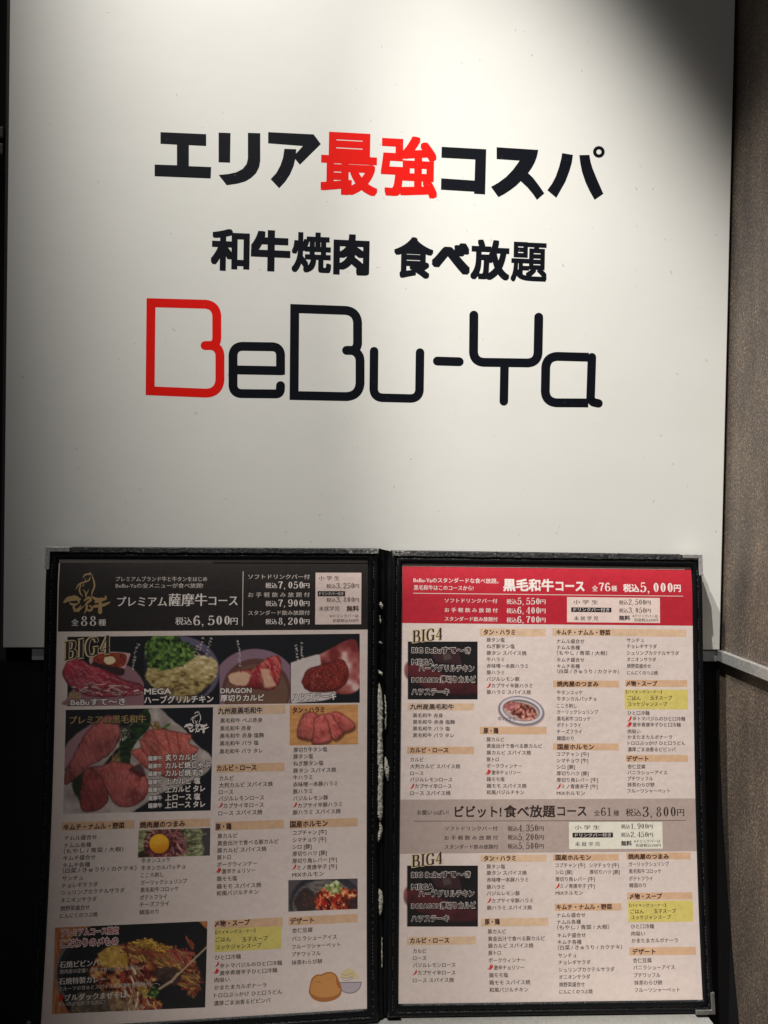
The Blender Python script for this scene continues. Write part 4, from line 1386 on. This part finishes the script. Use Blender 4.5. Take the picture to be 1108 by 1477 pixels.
# cream puff and ice cup drawing
f = Flat(S); f.poly([(489 + 29 * t, 1417 - 20 * math.sin(math.pi * (0.04 + .92 * t)) ** .55) for t in np.linspace(0, 1, 16)], ZX)
f.build('ice_cream_drawing', paper_finish(material('ink_ice_cream', (0.66, 0.52, 0.28), .55)), P)
f = Flat(S); f.poly([(488, 1417.2), (521, 1416.6)] + [(504.5 + 16.5 * math.cos(t), 1417 + 15.5 * math.sin(t)) for t in np.linspace(.1, math.pi - .1, 14)], ZX)
f.build('cup_drawing', paper_finish(material('ink_cup', (0.44, 0.37, 0.40), .55)), P)
f = Flat(S)
f.ribbon([(487, 1417.2), (521.5, 1416.6)], 1.1, ZT)
f.ribbon([(504.5 + 16.5 * math.cos(t), 1417 + 15.5 * math.sin(t)) for t in np.linspace(0.02, math.pi - .02, 18)], 1.1, ZT + 2e-6)
for k, yy in enumerate((1404, 1408.5, 1412)):
    f.ribbon(spline([(492 + k, yy + 1), (500, yy + 2.4), (510, yy - 1)], 5), .5, ZT + 4e-6 + k * 1e-6)
f.build('cup_outline', paper_finish(material('ink_cup_line', (0.17, 0.13, 0.2), .55)), P)
f = Flat(S)
f.poly(spline([(445.5, 1430), (447, 1421), (450, 1411), (457, 1405.5), (463, 1405.5), (470, 1402.5), (479, 1402), (486, 1407), (489, 1414), (492, 1421), (493, 1430), (489, 1438), (478, 1443.5), (464, 1445), (452, 1441), (445.8, 1433)], 4), ZT)
f.build('puff_drawing', paper_finish(material('ink_puff_edge', (0.38, 0.135, 0.03), .55)), P)
f = Flat(S)
f.poly(spline([(447.5, 1428), (449, 1420), (452, 1412.5), (458, 1407.5), (464, 1407.5), (471, 1404.5), (478, 1404), (484, 1408), (487, 1415), (490, 1422), (490.5, 1430), (484, 1436), (472, 1438.5), (459, 1438), (449, 1433)], 4), ZU)
f.build('puff_drawing', paper_finish(material('ink_puff', (0.56, 0.25, 0.07), .55)), P)
f = Flat(S)
f.ribbon(spline([(456, 1416), (462, 1416.5), (465, 1419), (468, 1416)], 5), 1.5, ZU + 5e-6)
f.ribbon(spline([(484, 1417.5), (476, 1419), (469, 1424), (466.5, 1431)], 5), 1.2, ZU + 5e-6)
f.build('puff_line', INK['crimson'] if False else paper_finish(material('ink_puff_line', (0.40, 0.14, 0.03), .55)), P)

# lower left lists and pictures
heading(S, P, (89.5, 1184.5, 194, 1196.6), 'キムチ・ナムル・野菜', 92, 179.8, 1192, 9.6)
block(S, P, 93, 86.8, [('ナムル盛合せ', 140, 1208), ('ナムル各種', 132, 1219), ('（もやし / 青菜 / 大根）', 178, 1226.3), ('キムチ盛合せ', 138, 1237), ('キムチ各種', 130, 1247.5), ('（白菜 / きゅうり / カクテキ）', 197, 1254), ('サンチュ', 120, 1266.6), ('チョレギサラダ', 141.5, 1276.4), ('シュリンプカクテルサラダ', 180, 1285.8), ('オニオンサラダ', 139.5, 1297.6), ('焼野菜盛合せ', 129.5, 1309.5), ('にんにくのつぶ焼', 141, 1320)], 7.7)
heading(S, P, (201, 1182, 303.5, 1193.8), '焼肉屋のつまみ', 201.8, 267.2, 1189, 9.6)
ph = Photo(S, [(200, 1197), (303.5, 1194), (303, 1234), (199, 1237.2)], (70, 64, 66))
ph.lay(ph.polymask([(199, 1196), (240, 1194), (285, 1194), (290, 1210), (286, 1236), (199, 1238)], 2, 3), ph.tone([(.2, (104, 106, 72)), (.7, (176, 176, 132)), (1, (212, 208, 176))], fbm(ph.X / 7, ph.Y / 3, 5)))
ph.strands([(255, 1196), (288, 1200), (286, 1232), (262, 1236)], [(196, 194, 158), (130, 132, 94), (90, 92, 60)], 44, 20, .8, 3, (-.9, .3))
ph.lay(ph.polymask([(199, 1232), (212, 1222), (216, 1237), (199, 1238)], 2, 2) * .9, (40, 32, 28))
ph.strands([(208, 1214), (214, 1200), (232, 1196), (254, 1198), (266, 1214), (264, 1230), (246, 1236), (218, 1236)], [(188, 112, 112), (150, 74, 76), (104, 46, 50), (206, 140, 136)], 200, 11, 1.5, 7)
ph.lay(ph.ell(230.5, 1218.5, 16, 15, 0, .06) * .7, (70, 30, 24))
ph.lay(ph.ell(229.6, 1217, 14.2, 14, 0, .04), ph.tone([(0, (214, 132, 16)), (1, (240, 178, 46))], sm(14, -6, ph.Y - 1217 + (ph.X - 229) * .3)))
ph.specks(ph.ell(228, 1213, 7, 4, 0, .1), (250, 214, 120), 6, .9, 4)
ph.build('food_photo', P, ZP, 'picture of raw beef strips topped with an egg yolk')
block(S, P, 204.3, 201.2, [('牛タンユッケ', 246, 1240.8), ('牛タンカルパッチョ', 267, 1251), ('こころ刺し', 236, 1262), ('ガーリックシュリンプ', 270, 1272), ('黒毛和牛コロッケ', 258, 1282.8), ('ポテトフライ', 241, 1293.9), ('チーズフライ', 244, 1304), ('韓国のり', 229, 1315.5)], 7.7)

ph = Photo(S, [(79.5, 1338), (299.4, 1328.5), (296, 1453), (74.7, 1462.7)], (24, 22, 24))
def z2(pts): return [(60 + a * .2166, 1310 + b * .2166) for a, b in pts]
wood = ph.tone([(.2, (150, 88, 54)), (.8, (206, 140, 92))], fbm(ph.X / 3, ph.Y / 18, 6))
ph.lay(ph.polymask(z2([(60, 120), (330, 105), (250, 160), (160, 240), (110, 340), (90, 460), (60, 470)]), 1, .4), wood)
ph.lay(ph.polymask(z2([(60, 470), (95, 470), (120, 570), (160, 660), (190, 720), (60, 720)]), 1, .4), wood)
ph.lay(ph.polymask(z2([(1040, 85), (1110, 80), (1110, 150)]), 1, .3), wood)
d = np.hypot((ph.X - 187) / 106, (ph.Y - 1404) / 74)
ph.lay(np.exp(-((d - 1.0) / .022) ** 2) * .75 * sm(150, 90, ph.X), (150, 140, 138))
ph.lay(np.exp(-((d - .93) / .02) ** 2) * .3 * sm(200, 120, ph.X), (110, 104, 104))
food = z2([(300, 440), (380, 300), (470, 260), (640, 215), (760, 240), (900, 280), (1010, 350), (1055, 450), (1040, 550), (990, 590), (900, 480), (720, 500), (690, 690), (480, 690), (400, 560)])
mk = ph.polymask(food, 2, 4, 9)
ph.lay(mk, ph.tone([(.1, (46, 20, 16)), (.4, (122, 58, 40)), (.65, (176, 104, 62)), (1, (222, 176, 116))], (fbm(ph.X / 6, ph.Y / 6, 25) - .5) * 2 + .5))
ph.lay(ph.polymask(z2([(370, 310), (450, 250), (560, 290), (570, 380), (480, 400), (390, 380)]), 2, 4, 6), ph.tone([(.2, (168, 120, 44)), (.8, (232, 196, 112))], fbm(ph.X / 5, ph.Y / 5, 35)))
ph.strands(z2([(560, 300), (690, 230), (900, 300), (1010, 380), (1020, 540), (960, 560), (860, 430), (640, 360)]), [(204, 146, 78), (178, 98, 56), (148, 62, 48), (226, 178, 98)], 110, 26, 1.6, 15, (.1, 1.0))
ph.strands(z2([(830, 260), (1000, 300), (1000, 400), (860, 350)]), [(206, 96, 80), (178, 60, 54), (230, 140, 110)], 36, 14, 1.2, 17, (-.2, 1.2))
ph.strands(z2([(560, 400), (720, 420), (740, 560), (690, 690), (540, 690), (520, 520)]), [(186, 72, 56), (142, 44, 38), (216, 150, 110), (226, 196, 160)], 90, 16, 1.8, 19, (.8, 2.2))
ph.strands(z2([(600, 220), (700, 220), (780, 250), (840, 270), (820, 290), (640, 260)]), [(238, 190, 84), (214, 152, 60)], 34, 14, 1.8, 21, (-.3, .8))
ph.leafy(z2([(690, 560), (740, 530), (780, 560), (760, 600), (700, 590)]), 6)
ph.strands(z2([(640, 530), (700, 520), (690, 600), (640, 590)]), [(240, 210, 110), (220, 180, 70)], 22, 6, .8, 23)
ph.lay(ph.polymask(z2([(750, 400), (880, 400), (930, 460), (880, 520), (770, 480)]), 2, 3, 12) * .85, (60, 44, 42))
ph.strands(z2([(720, 620), (790, 620), (780, 680), (740, 670)]), [(214, 150, 96), (176, 70, 50)], 24, 8, 1.3, 27)
ph.lay(ph.polymask(z2([(250, 560), (420, 560), (560, 600), (540, 690), (200, 700)]), 3, 4, 13) * .7, ph.tone([(.2, (70, 56, 48)), (.8, (168, 146, 112))], fbm(ph.X / 6, ph.Y / 6, 45)))
ph.strands(z2([(955, 200), (1000, 230), (1015, 265), (1000, 268)]), [(176, 84, 60)], 7, 9, 1.5, 29, (.9, 1.2))
for a, b, w_ in (((1100, 260), (900, 450), .6), ((905, 440), (860, 495), 1.6), ((860, 490), (780, 540), 1.5), ((1098, 266), (905, 450), .4)):
    (x0, y0), (x1, y1) = z2([a, b])
    t = np.clip(((ph.X - x0) * (x1 - x0) + (ph.Y - y0) * (y1 - y0)) / ((x1 - x0) ** 2 + (y1 - y0) ** 2), 0, 1)
    ph.lay(sm(w_ + .7, w_ - .3, np.hypot(ph.X - x0 - t * (x1 - x0), ph.Y - y0 - t * (y1 - y0))) * .9, (200, 172, 140))
ph.build('food_photo', P, ZP, 'picture of noodles and toppings mixed in a black stone pan')
one(S, P, 'photo_title', 'white', ('プレミアムコース限定', 87.4, 172, 1344, 11), ('こだわりの〆もの', 86.4, 171.5, 1359.3, 13.2), off=.10)
one(S, P, 'photo_title', 'crimson', ('プレミアムコース限定', 88, 171.5, 1344, 10.4), ('こだわりの〆もの', 87, 171, 1359.3, 12.4), off=.022, z=ZU)
one(S, P, 'caption_text', 'white', ('石焼ビビンバ', 86, 143.5, 1390.3, 10.5), ('石焼特製カレー', 85, 152, 1414, 10.5), ('ブルダックまぜそば', 93.6, 183.5, 1437, 10.5), off=.02)
one(S, P, 'caption_text', 'cream', ('焼肉屋の定番！熱々で食べたいときはコレ！', 86.5, 207, 1398.5, 7), ('フルーツの甘みとスパイスの刺激の自家製カレー。', 85, 231, 1422.5, 7), ('辛いのがお好きな方に！', 84, 152, 1447, 7), off=.012)
f = Flat(S); chili(f, 87, 1440, ZT, 1.1, True); f.build('chili_icon', INK['chili'], P)

# ---- right page ----------------------------------------------------------
S, P = PR, pageR
rects(S, P, 'header_band', 'red_head', (580.4, 818, 999.6, 900.6))
f = Flat(S); f.rect_local(0.0003, -0.0001, 0.1995, -0.0020, ZX); f.build('paper_margin', INK['margin'], P)
one(S, P, 'header_text', 'white', ('BeBu-Yaのスタンダードな食べ放題。', 596.5, 719, 837.5, 7.8), ('黒毛和牛はこのコースから!', 597, 683, 848, 7.8), off=.012)
one(S, P, 'course_title', 'white', ('黒毛和牛', 726, 799, 844.3, 18.5), ('コース', 801.5, 843, 845.5, 17), off=.034)
f = Flat(S); put_text(f, '全', 854, 862.5, 849, ZT, em=9, off=.02); put_serif(f, '76', 863.5, 880, 846.5, 12.5, ZT, 1); put_text(f, '種', 882, 890, 849, ZT, em=9, off=.02)
f.build('dish_count', INK['white'], P)
price(S, P, '5,000', 'white', 899, 922, 923, 970.5, 972, 982, 847.5, 12, 14.5, 1.1, .03)
rects(S, P, 'divider_line', 'box_pink', (596, 857.3, 985.5, 858.2), z=ZX)
one(S, P, 'option_text', 'white', ('ソフトドリンクバー付', 641.5, 717.5, 866.6, 7), ('お 手 軽 飲 み 放 題 付', 641.5, 718, 880.2, 7), ('スタンダード飲み放題付', 641.5, 718, 893, 7), off=.014)
for num, yc in (('5,550', 867.3), ('6,400', 880.5), ('6,700', 893.7)):
    price(S, P, num, 'white', 730.8, 745.5, 746, 778.5, 779.3, 787, yc, 8, 10)
rects(S, P, 'price_box', 'box_pink', (818, 861.8, 952, 898), z=ZX)
rects(S, P, 'black_label', 'black_label', (824, 876.3, 882, 883), z=ZX + 5e-6)
one(S, P, 'label_text', 'white', ('ドリンクバー付き', 827.5, 879, 879.6, 5.8), z=ZU)
one(S, P, 'box_text', 'ink', ('小 学 生', 827, 863, 868.6, 6.8), ('未 就 学 児', 828, 863, 892, 6.8), ('※ドリンクバーは', 912.5, 949, 888.6, 5), ('別途税込550円', 915, 949, 894.4, 5), ('無料', 893, 909, 891.5, 7.6, .03))
price(S, P, '2,500', 'ink', 893, 906, 906.5, 931, 931.5, 938.5, 868.6, 7, 8)
price(S, P, '3,050', 'ink', 893, 906, 906.5, 931.5, 932, 938.8, 880.3, 7, 8)


def big4_box(rect, ys, x_):
    ph = Photo(S, [(rect[0] - 5.5, rect[1]), (rect[2], rect[1]), (rect[2], rect[3]), (rect[0] - 5.5, rect[3])], (30, 24, 28))
    x0, y0, x1, y1 = rect; h = y1 - y0; w = x1 - x0
    ph.meat([(x0 - 4, y0 + h * .50), (x0 - 1, y0 + h * .40), (x0 + w * .2, y0 + h * .38), (x0 + w * .45, y0 + h * .52), (x0 + w * .8, y0 + h * .66), (x0 + w * 1.1, y0 + h * .8), (x0 + w * .9, y0 + h * .92), (x0 + w * .5, y0 + h * .9), (x0 + w * .1, y0 + h * .72)], (112, 46, 56), (124, 58, 66), (84, 32, 44), .5, 5, int(y0), .5)
    ph.lay(ph.polymask([(x0 + w * .3, y0 + h * .14), (x0 + w * .72, y0 + h * .12), (x0 + w * .78, y0 + h * .4), (x0 + w * .42, y0 + h * .36)], 1, .4), (76, 44, 50))
    ph.lay(ph.polymask([(x0 + w * .5, y0 + h * .22), (x0 + w * .6, y0 + h * .2), (x0 + w * .63, y0 + h * .3), (x0 + w * .52, y0 + h * .33)], 1, .3), (112, 90, 84))
    dark = sm(x0 - .3, x0 + .3, ph.X)
    ph.C = ph.C * (1 - dark * .30)[..., None]
    paper = sm(x0 + .3, x0 - .3, ph.X) * sm(-1, 2, ph.polymask and np.hypot((ph.X - x0 - 3) / 8, (ph.Y - y0 - h * .5) / (h * .16)) * 6 - 5)
    ph.lay(paper, np.array([0.857, .785, .762]))
    red = sm(x0 + .3, x0 - .3, ph.X) * (1 - np.clip(paper * 1.0, 0, 1))
    ph.lay(red * .5, (196, 122, 122))
    ph.build('food_photo', P, ZP, 'dark box with a shaded steak picture behind its captions')
    T4 = [('BIG BeBuすて〜き', x_, 679, ys[0], 10), ('MEGA', x_, 625.5, ys[1], 10.4), ('ハーブグリルチキン', x_ + 10.5, 684, ys[2], 10), ('DORAGON', x_, 635, ys[3] + .6, 8.6), ('厚切りカルビ', 635.5, 686, ys[3], 10), ('ハツステーキ', x_, 648, ys[4], 10)]
    one(S, P, 'caption_outline', 'white', *[(t, a - .5, b + .5, y_, e * 1.04) for t, a, b, y_, e in T4], off=.078)
    one(S, P, 'caption_text', 'ink', *T4, off=.036, z=ZU)


big4_box((588, 925.3, 689, 1008.8), (938, 954.7, 964, 980, 998), 594)
big4(S, P, 594, 637, 916, 17.5, .12)
heading(S, P, (588, 1014.5, 684, 1024.5), '九州産黒毛和牛', 591.5, 655, 1019.5, 8.4, 'band_pale', .03, True)
block(S, P, 595.5, 595.5, [('黒毛和牛 赤身', 639, 1032), ('黒毛和牛 赤身 塩麹', 656, 1041.5), ('黒毛和牛 バラ 塩', 649, 1051), ('黒毛和牛 バラ タレ', 655, 1060.6)], 6.8)
heading(S, P, (587.3, 1077, 684, 1087.6), 'カルビ・ロース', 591.5, 647, 1082, 8.4)
block(S, P, 592, 591.5, [('カルビ', 611, 1095.7), ('大判カルビ スパイス焼', 664, 1105.4), ('ロース', 611, 1115.4), ('バジルレモンロース', 652.5, 1124.5), ('カプサイ辛ロース', 651.5, 1134, 1), ('ロース スパイス焼', 650, 1144)], 7.2)
heading(S, P, (692, 906.8, 787, 917.8), 'タン・ハラミ', 697.5, 743, 912, 8.6, 'band_pale')
block(S, P, 702, 702, [('豚タン塩', 728, 923), ('ねぎ豚タン塩', 742.5, 932.3), ('豚タン スパイス焼', 759.5, 942), ('牛ハラミ', 727.5, 951.3), ('赤味噌一本豚ハラミ', 762, 960.7), ('豚ハラミ', 727.5, 970), ('バジルレモン豚', 749.5, 979.4), ('カプサイ辛豚ハラミ', 768, 989, 1), ('豚ハラミ スパイス焼', 766, 998.4)], 7)
ph = Photo(S, [(716, 1002), (788, 1002), (788, 1048), (716, 1048)], (219, 201, 195))
ph.C[:] = np.array([0.857, .785, .762])
ro = .17
ph.lay(ph.ell(752, 1026.5, 34, 21.5, ro, .04) * .6, (120, 104, 104))
ph.lay(ph.ell(752, 1025, 33, 20.5, ro, .03), (104, 98, 112))
ph.lay(ph.ell(752, 1024.7, 31, 18.8, ro, .03), (206, 196, 198))
ph.lay(ph.ell(752, 1024.7, 27, 15.2, ro, .05), (98, 90, 98))
ph.lay(ph.ell(752, 1025.5, 25.5, 13.6, ro, .05), (176, 156, 150))
mk = ph.polymask([(726, 1018), (736, 1011), (748, 1014), (760, 1016), (772, 1024), (774, 1034), (762, 1040), (748, 1036), (734, 1028)], 1, 1.5)
ph.lay(mk, ph.tone([(.1, (62, 30, 24)), (.45, (128, 70, 58)), (.7, (176, 110, 100)), (1, (226, 176, 160))], (fbm(ph.X / 3.4, ph.Y / 3.4, 65) - .5) * 2 + .5))
ph.lay(ph.polymask([(728, 1017), (738, 1012), (748, 1016), (744, 1024), (732, 1024)], 1, 1.2) * .6, (190, 116, 122))
ph.build('food_photo', P, ZP, 'picture of sliced beef on an oval steel plate')
one(S, P, 'caption_text', 'ink', ('牛ハラミ', 718, 744, 1037, 6.6))
heading(S, P, (692, 1048.3, 788.5, 1059), '豚・鶏', 697.5, 719, 1054, 9)
block(S, P, 702, 702, [('豚カルビ', 727.5, 1066.6), ('黄金出汁で食べる豚カルビ', 782, 1076), ('豚カルビ スパイス焼', 766, 1085.7), ('豚トロ', 719.5, 1095.4), ('ポークウィンナー', 753, 1104.8), ('激辛チョリソー', 751, 1114.3, 2), ('鶏モモ塩', 728, 1124), ('鶏モモ スパイス焼', 759.5, 1133.6), ('和風バジルチキン', 756, 1142.9)], 7)
heading(S, P, (797, 907, 990, 917.6), 'キムチ・ナムル・野菜', 802.5, 880.5, 912.3, 8.4, 'band_pale')
block(S, P, 803, 803.5, [('ナムル盛合せ', 843, 925), ('ナムル各種', 836.5, 934), ('（もやし / 青菜 / 大根）', 876, 942), ('キムチ盛合せ', 843, 951.7), ('キムチ各種', 836.5, 961), ('（白菜 / きゅうり / カクテキ）', 893, 968.5)], 6.8)
block(S, P, 904, 904.5, [('サンチュ', 929, 923.5), ('チョレギサラダ', 947.5, 932.3), ('シュリンプカクテルサラダ', 979.5, 942), ('オニオンサラダ', 946.5, 951.3), ('焼野菜盛合せ', 939, 960.7), ('にんにくのつぶ焼', 949, 970.5)], 6.8)
heading(S, P, (798, 981.5, 893, 991.3), '焼肉屋のつまみ', 803.3, 863.5, 986.6, 8.4)
block(S, P, 803.3, 803.3, [('牛タンユッケ', 840.5, 998.8), ('牛タンカルパッチョ', 860, 1008), ('こころ刺し', 832, 1018), ('ガーリックシュリンプ', 863, 1027), ('黒毛和牛コロッケ', 852, 1036.7), ('ポテトフライ', 838, 1046), ('チーズフライ', 839.5, 1055.4), ('韓国のり', 827.5, 1065)], 7)
heading(S, P, (798, 1072.3, 892.5, 1082), '国産ホルモン', 804, 857, 1077.4, 8.6)
block(S, P, 803, 803, [('コプチャン [牛]', 849, 1087.7), ('シマチョウ [牛]', 848.5, 1097), ('シロ [豚]', 829.5, 1106.3), ('厚切りハツ [豚]', 849, 1115.6), ('厚切り角レバー [牛]', 862.5, 1125), ('ミノ青唐辛子 [牛]', 862, 1134.4, 1), ('MIXホルモン', 844, 1144)], 7)
heading(S, P, (902, 980.8, 991.3, 990.6), '〆物・スープ', 903.5, 948, 986, 8.4)
rects(S, P, 'yellow_box', 'yellow', (901, 994.6, 992, 1023.2))
one(S, P, 'box_text', 'ink', ('【バイキングコーナー】', 903, 954.5, 998, 5.2), ('ごはん', 905, 924.5, 1007, 7), ('玉子スープ', 937.5, 969.8, 1006.5, 7), ('ユッケジャンスープ', 905.5, 962.5, 1015.6, 7), off=.018)
block(S, P, 905.3, 905.3, [('ひと口冷麺', 937, 1028.5), ('辛トマバジルのひと口冷麺', 988.5, 1036.7, 1), ('激辛青唐辛子ひと口冷麺', 982, 1045.4, 2), ('肉吸い', 924, 1055), ('かまたまカルボナーラ', 969.5, 1063.2), ('トロロぶっかけ ひと口うどん', 988.5, 1071.8), ('濃厚ごま油香るビビンバ', 975, 1081)], 6.8)
heading(S, P, (903, 1089, 992.6, 1098.6), 'デザート', 903.8, 935.5, 1094.4, 8.2)
block(S, P, 905.3, 905, [('杏仁豆腐', 931, 1105.8), ('バニラシューアイス', 962.5, 1114.3), ('プチワッフル', 942, 1123), ('抹茶わらび餅', 944.3, 1131.8), ('フルーツシャーベット', 966.5, 1140.7)], 6.8)

# second course
f = Flat(S); f.quad([(577.5, 1153.4), (1003.2, 1151.6), (1005.2, 1227.6), (577, 1231.5)], ZB, 12); f.build('header_band', INK['grey_head'], P)
one(S, P, 'header_text', 'ink', ('お腹いっぱい!', 602, 647, 1172, 7.8), off=.014)
one(S, P, 'course_title', 'ink', ('ビビット!', 656, 723.5, 1171, 18), ('食べ放題', 727, 801, 1170.5, 18.5), ('コース', 804, 846, 1170, 17), off=.022)
f = Flat(S); put_text(f, '全', 857, 865.5, 1173, ZT, em=9); put_serif(f, '61', 866.5, 882, 1170.6, 12.5, ZT, .9); put_text(f, '種', 885, 893, 1173, ZT, em=9)
f.build('dish_count', INK['ink'], P)
price(S, P, '3,800', 'ink', 902.5, 925, 926.5, 975, 976.5, 987, 1171, 12, 15)
rects(S, P, 'divider_line', 'rule', (596, 1183.5, 990, 1184.3), z=ZX)
one(S, P, 'option_text', 'ink', ('ソフトドリンクバー付', 641.5, 718, 1195, 7), ('お 手 軽 飲 み 放 題 付', 641, 718.5, 1208.3, 7), ('スタンダード飲み放題付', 641.5, 718.5, 1221.5, 7), off=.014)
for num, yc in (('4,350', 1194.5), ('5,200', 1207.3), ('5,500', 1220)):
    price(S, P, num, 'ink', 732.5, 747, 747.5, 776, 777, 784.3, yc, 8, 10)
rects(S, P, 'price_box', 'box_white', (820.8, 1185.5, 955.8, 1224.4), z=ZX)
rects(S, P, 'black_label', 'black_label', (826, 1201, 884.3, 1208), z=ZX + 5e-6)
one(S, P, 'label_text', 'white', ('ドリンクバー付き', 829.5, 881.5, 1204.5, 5.8), z=ZU)
one(S, P, 'box_text', 'ink', ('小 学 生', 829, 865, 1193.5, 6.8), ('未 就 学 児', 829.5, 865.5, 1217.5, 6.8), ('※ドリンクバーは', 914.5, 952.5, 1213.3, 5.2), ('別途税込550円', 917, 953, 1219.3, 5.2), ('無料', 896, 911.5, 1216.5, 7.8, .03))
price(S, P, '1,900', 'ink', 896, 909, 909.5, 934.5, 935, 941.5, 1191.7, 7, 8)
price(S, P, '2,450', 'ink', 896, 909, 909.5, 934.5, 935, 942, 1203.7, 7, 8)
big4_box((587, 1248.5, 689.5, 1336.5), (1261.5, 1279, 1289, 1306, 1325), 593.5)
big4(S, P, 593, 637, 1239.5, 17.5, .12)
heading(S, P, (587, 1351, 686.5, 1362.6), 'カルビ・ロース', 591.5, 648, 1356.6, 8.8, 'band_pale')
block(S, P, 595.8, 595.5, [('カルビ', 615, 1371.7), ('ロース', 615, 1382), ('バジルレモンロース', 657, 1392), ('カプサイ辛ロース', 657, 1403, 1), ('ロース スパイス焼', 655, 1413.8)], 7.5)
heading(S, P, (693.5, 1233, 789, 1243), 'タン・ハラミ', 698, 744, 1238, 8.6, 'band_pale')
block(S, P, 702, 702.5, [('豚タン塩', 728.5, 1249.9), ('豚タン スパイス焼', 760, 1259), ('赤味噌一本豚ハラミ', 762, 1269), ('豚ハラミ', 728, 1279.3), ('バジルレモン豚', 750, 1288.6), ('カプサイ辛豚ハラミ', 769, 1299, 1), ('豚ハラミ スパイス焼', 767.5, 1309.2)], 7.2)
heading(S, P, (694, 1324.2, 791, 1336), '豚・鶏', 699.3, 721, 1329.7, 9.2, 'band_pale')
block(S, P, 703.8, 706, [('豚カルビ', 730, 1343.6), ('黄金出汁で食べる豚カルビ', 786, 1353.8), ('豚カルビ スパイス焼', 769.5, 1364), ('豚トロ', 722.5, 1374.5), ('ポークウィンナー', 757.5, 1385), ('激辛チョリソー', 756, 1395.6, 2), ('鶏モモ塩', 733, 1406.6), ('鶏モモ スパイス焼', 765, 1417), ('和風バジルチキン', 762, 1427.6)], 7.4)
heading(S, P, (798, 1232, 893, 1241.4), '国産ホルモン', 801.3, 852.5, 1236.9, 8.4)
block(S, P, 801, 801.4, [('コプチャン [牛]', 844, 1248), ('シロ [豚]', 825.5, 1258), ('厚切り角レバー [牛]', 858, 1268), ('ミノ青唐辛子 [牛]', 858, 1278, 1), ('MIXホルモン', 841, 1288)], 7)
block(S, P, 850, 850.5, [('シマチョウ [牛]', 892.5, 1248), ('厚切りハツ [豚]', 894, 1257.7)], 7)
heading(S, P, (800, 1303, 896.3, 1313.5), 'キムチ・ナムル・野菜', 802.5, 883, 1308.2, 8.4)
block(S, P, 803, 807, [('ナムル盛合せ', 844.5, 1320), ('ナムル各種', 838, 1329.7), ('（もやし / 青菜 / 大根）', 879, 1337.3), ('キムチ盛合せ', 845, 1349), ('キムチ各種', 839, 1358.8), ('（白菜 / きゅうり / カクテキ）', 897.5, 1366.4), ('サンチュ', 831.5, 1378.2), ('チョレギサラダ', 852, 1388), ('シュリンプカクテルサラダ', 886.5, 1398.5), ('オニオンサラダ', 851.5, 1409), ('焼野菜盛合せ', 843.5, 1420), ('にんにくのつぶ焼', 855, 1430.3)], 7.3)
heading(S, P, (903.5, 1229.8, 996.3, 1239.6), '焼肉屋のつまみ', 906, 965, 1235.5, 8.4)
block(S, P, 907, 907.6, [('ガーリックシュリンプ', 965, 1246.4), ('黒毛和牛コロッケ', 954, 1256.6), ('ポテトフライ', 941.5, 1267.2), ('韓国のり', 932, 1277)], 7.2)
heading(S, P, (904.5, 1287.3, 998.8, 1297.6), '〆物・スープ', 908.5, 955, 1292.8, 8.6)
rects(S, P, 'yellow_box', 'yellow', (906, 1299, 1000, 1329.8))
one(S, P, 'box_text', 'ink', ('【バイキングコーナー】', 908, 960.5, 1305.8, 5.4), ('ごはん', 909.3, 929, 1314.7, 7.2), ('玉子スープ', 943, 975.3, 1314, 7.2), ('ユッケジャンスープ', 910, 968, 1323, 7.2), off=.018)
block(S, P, 910.3, 911, [('ひと口冷麺', 943.5, 1336.2), ('肉吸い', 930.5, 1346.6), ('かまたまカルボナーラ', 978, 1356.5)], 7.3)
heading(S, P, (908, 1366, 1003.8, 1377.6), 'デザート', 912, 945.5, 1372.7, 8.8)
block(S, P, 913, 915.5, [('杏仁豆腐', 940, 1385.3), ('バニラシューアイス', 973.5, 1395.4), ('プチワッフル', 952.5, 1406.5), ('抹茶わらび餅', 955.5, 1417.4), ('フルーツシャーベット', 980.5, 1427.8)], 7.4)

# ================================================================== small things at the left edge
p = at_depth(0, 201, 0.006)
fx = thing('wall_fitting', 'small dull grey fitting at the far left edge beside the sign', 'fitting', tuple(p))
for nm, z0, z1 in (('clasp', 0.0012, 0.0092), ('clasp', -0.0098, -0.0020)):
    bevel_box(nm, (-0.014, 0.0005, z0), (0.0018, 0.0175, z1), 0.0012, M['fixture'], fx, 3)
p = at_depth(-1.5, 1420, -0.02)
n = 12
V = [(0, -0.0012, 0)]
Fc = []
for j, (r_, d_) in enumerate(((.0010, -.0010), (.0019, -.0002), (.0021, .0012), (.0012, .0016), (.0012, .012))):
    for i in range(n):
        a = 2 * math.pi * i / n
        V.append((r_ * math.cos(a), d_, r_ * 1.4 * math.sin(a)))
for i in range(n):
    Fc.append((0, 1 + (i + 1) % n, 1 + i))
    for j in range(4):
        Fc.append((1 + j * n + i, 1 + j * n + (i + 1) % n, 1 + (j + 1) * n + (i + 1) % n, 1 + (j + 1) * n + i))
o = link('knob', V, Fc, M['pale_knob'], None, True)
o.location = p
tag(o, 'tiny pale knob on the black stand at the lower left edge', 'knob')

bpy.data.objects.remove(_fo)
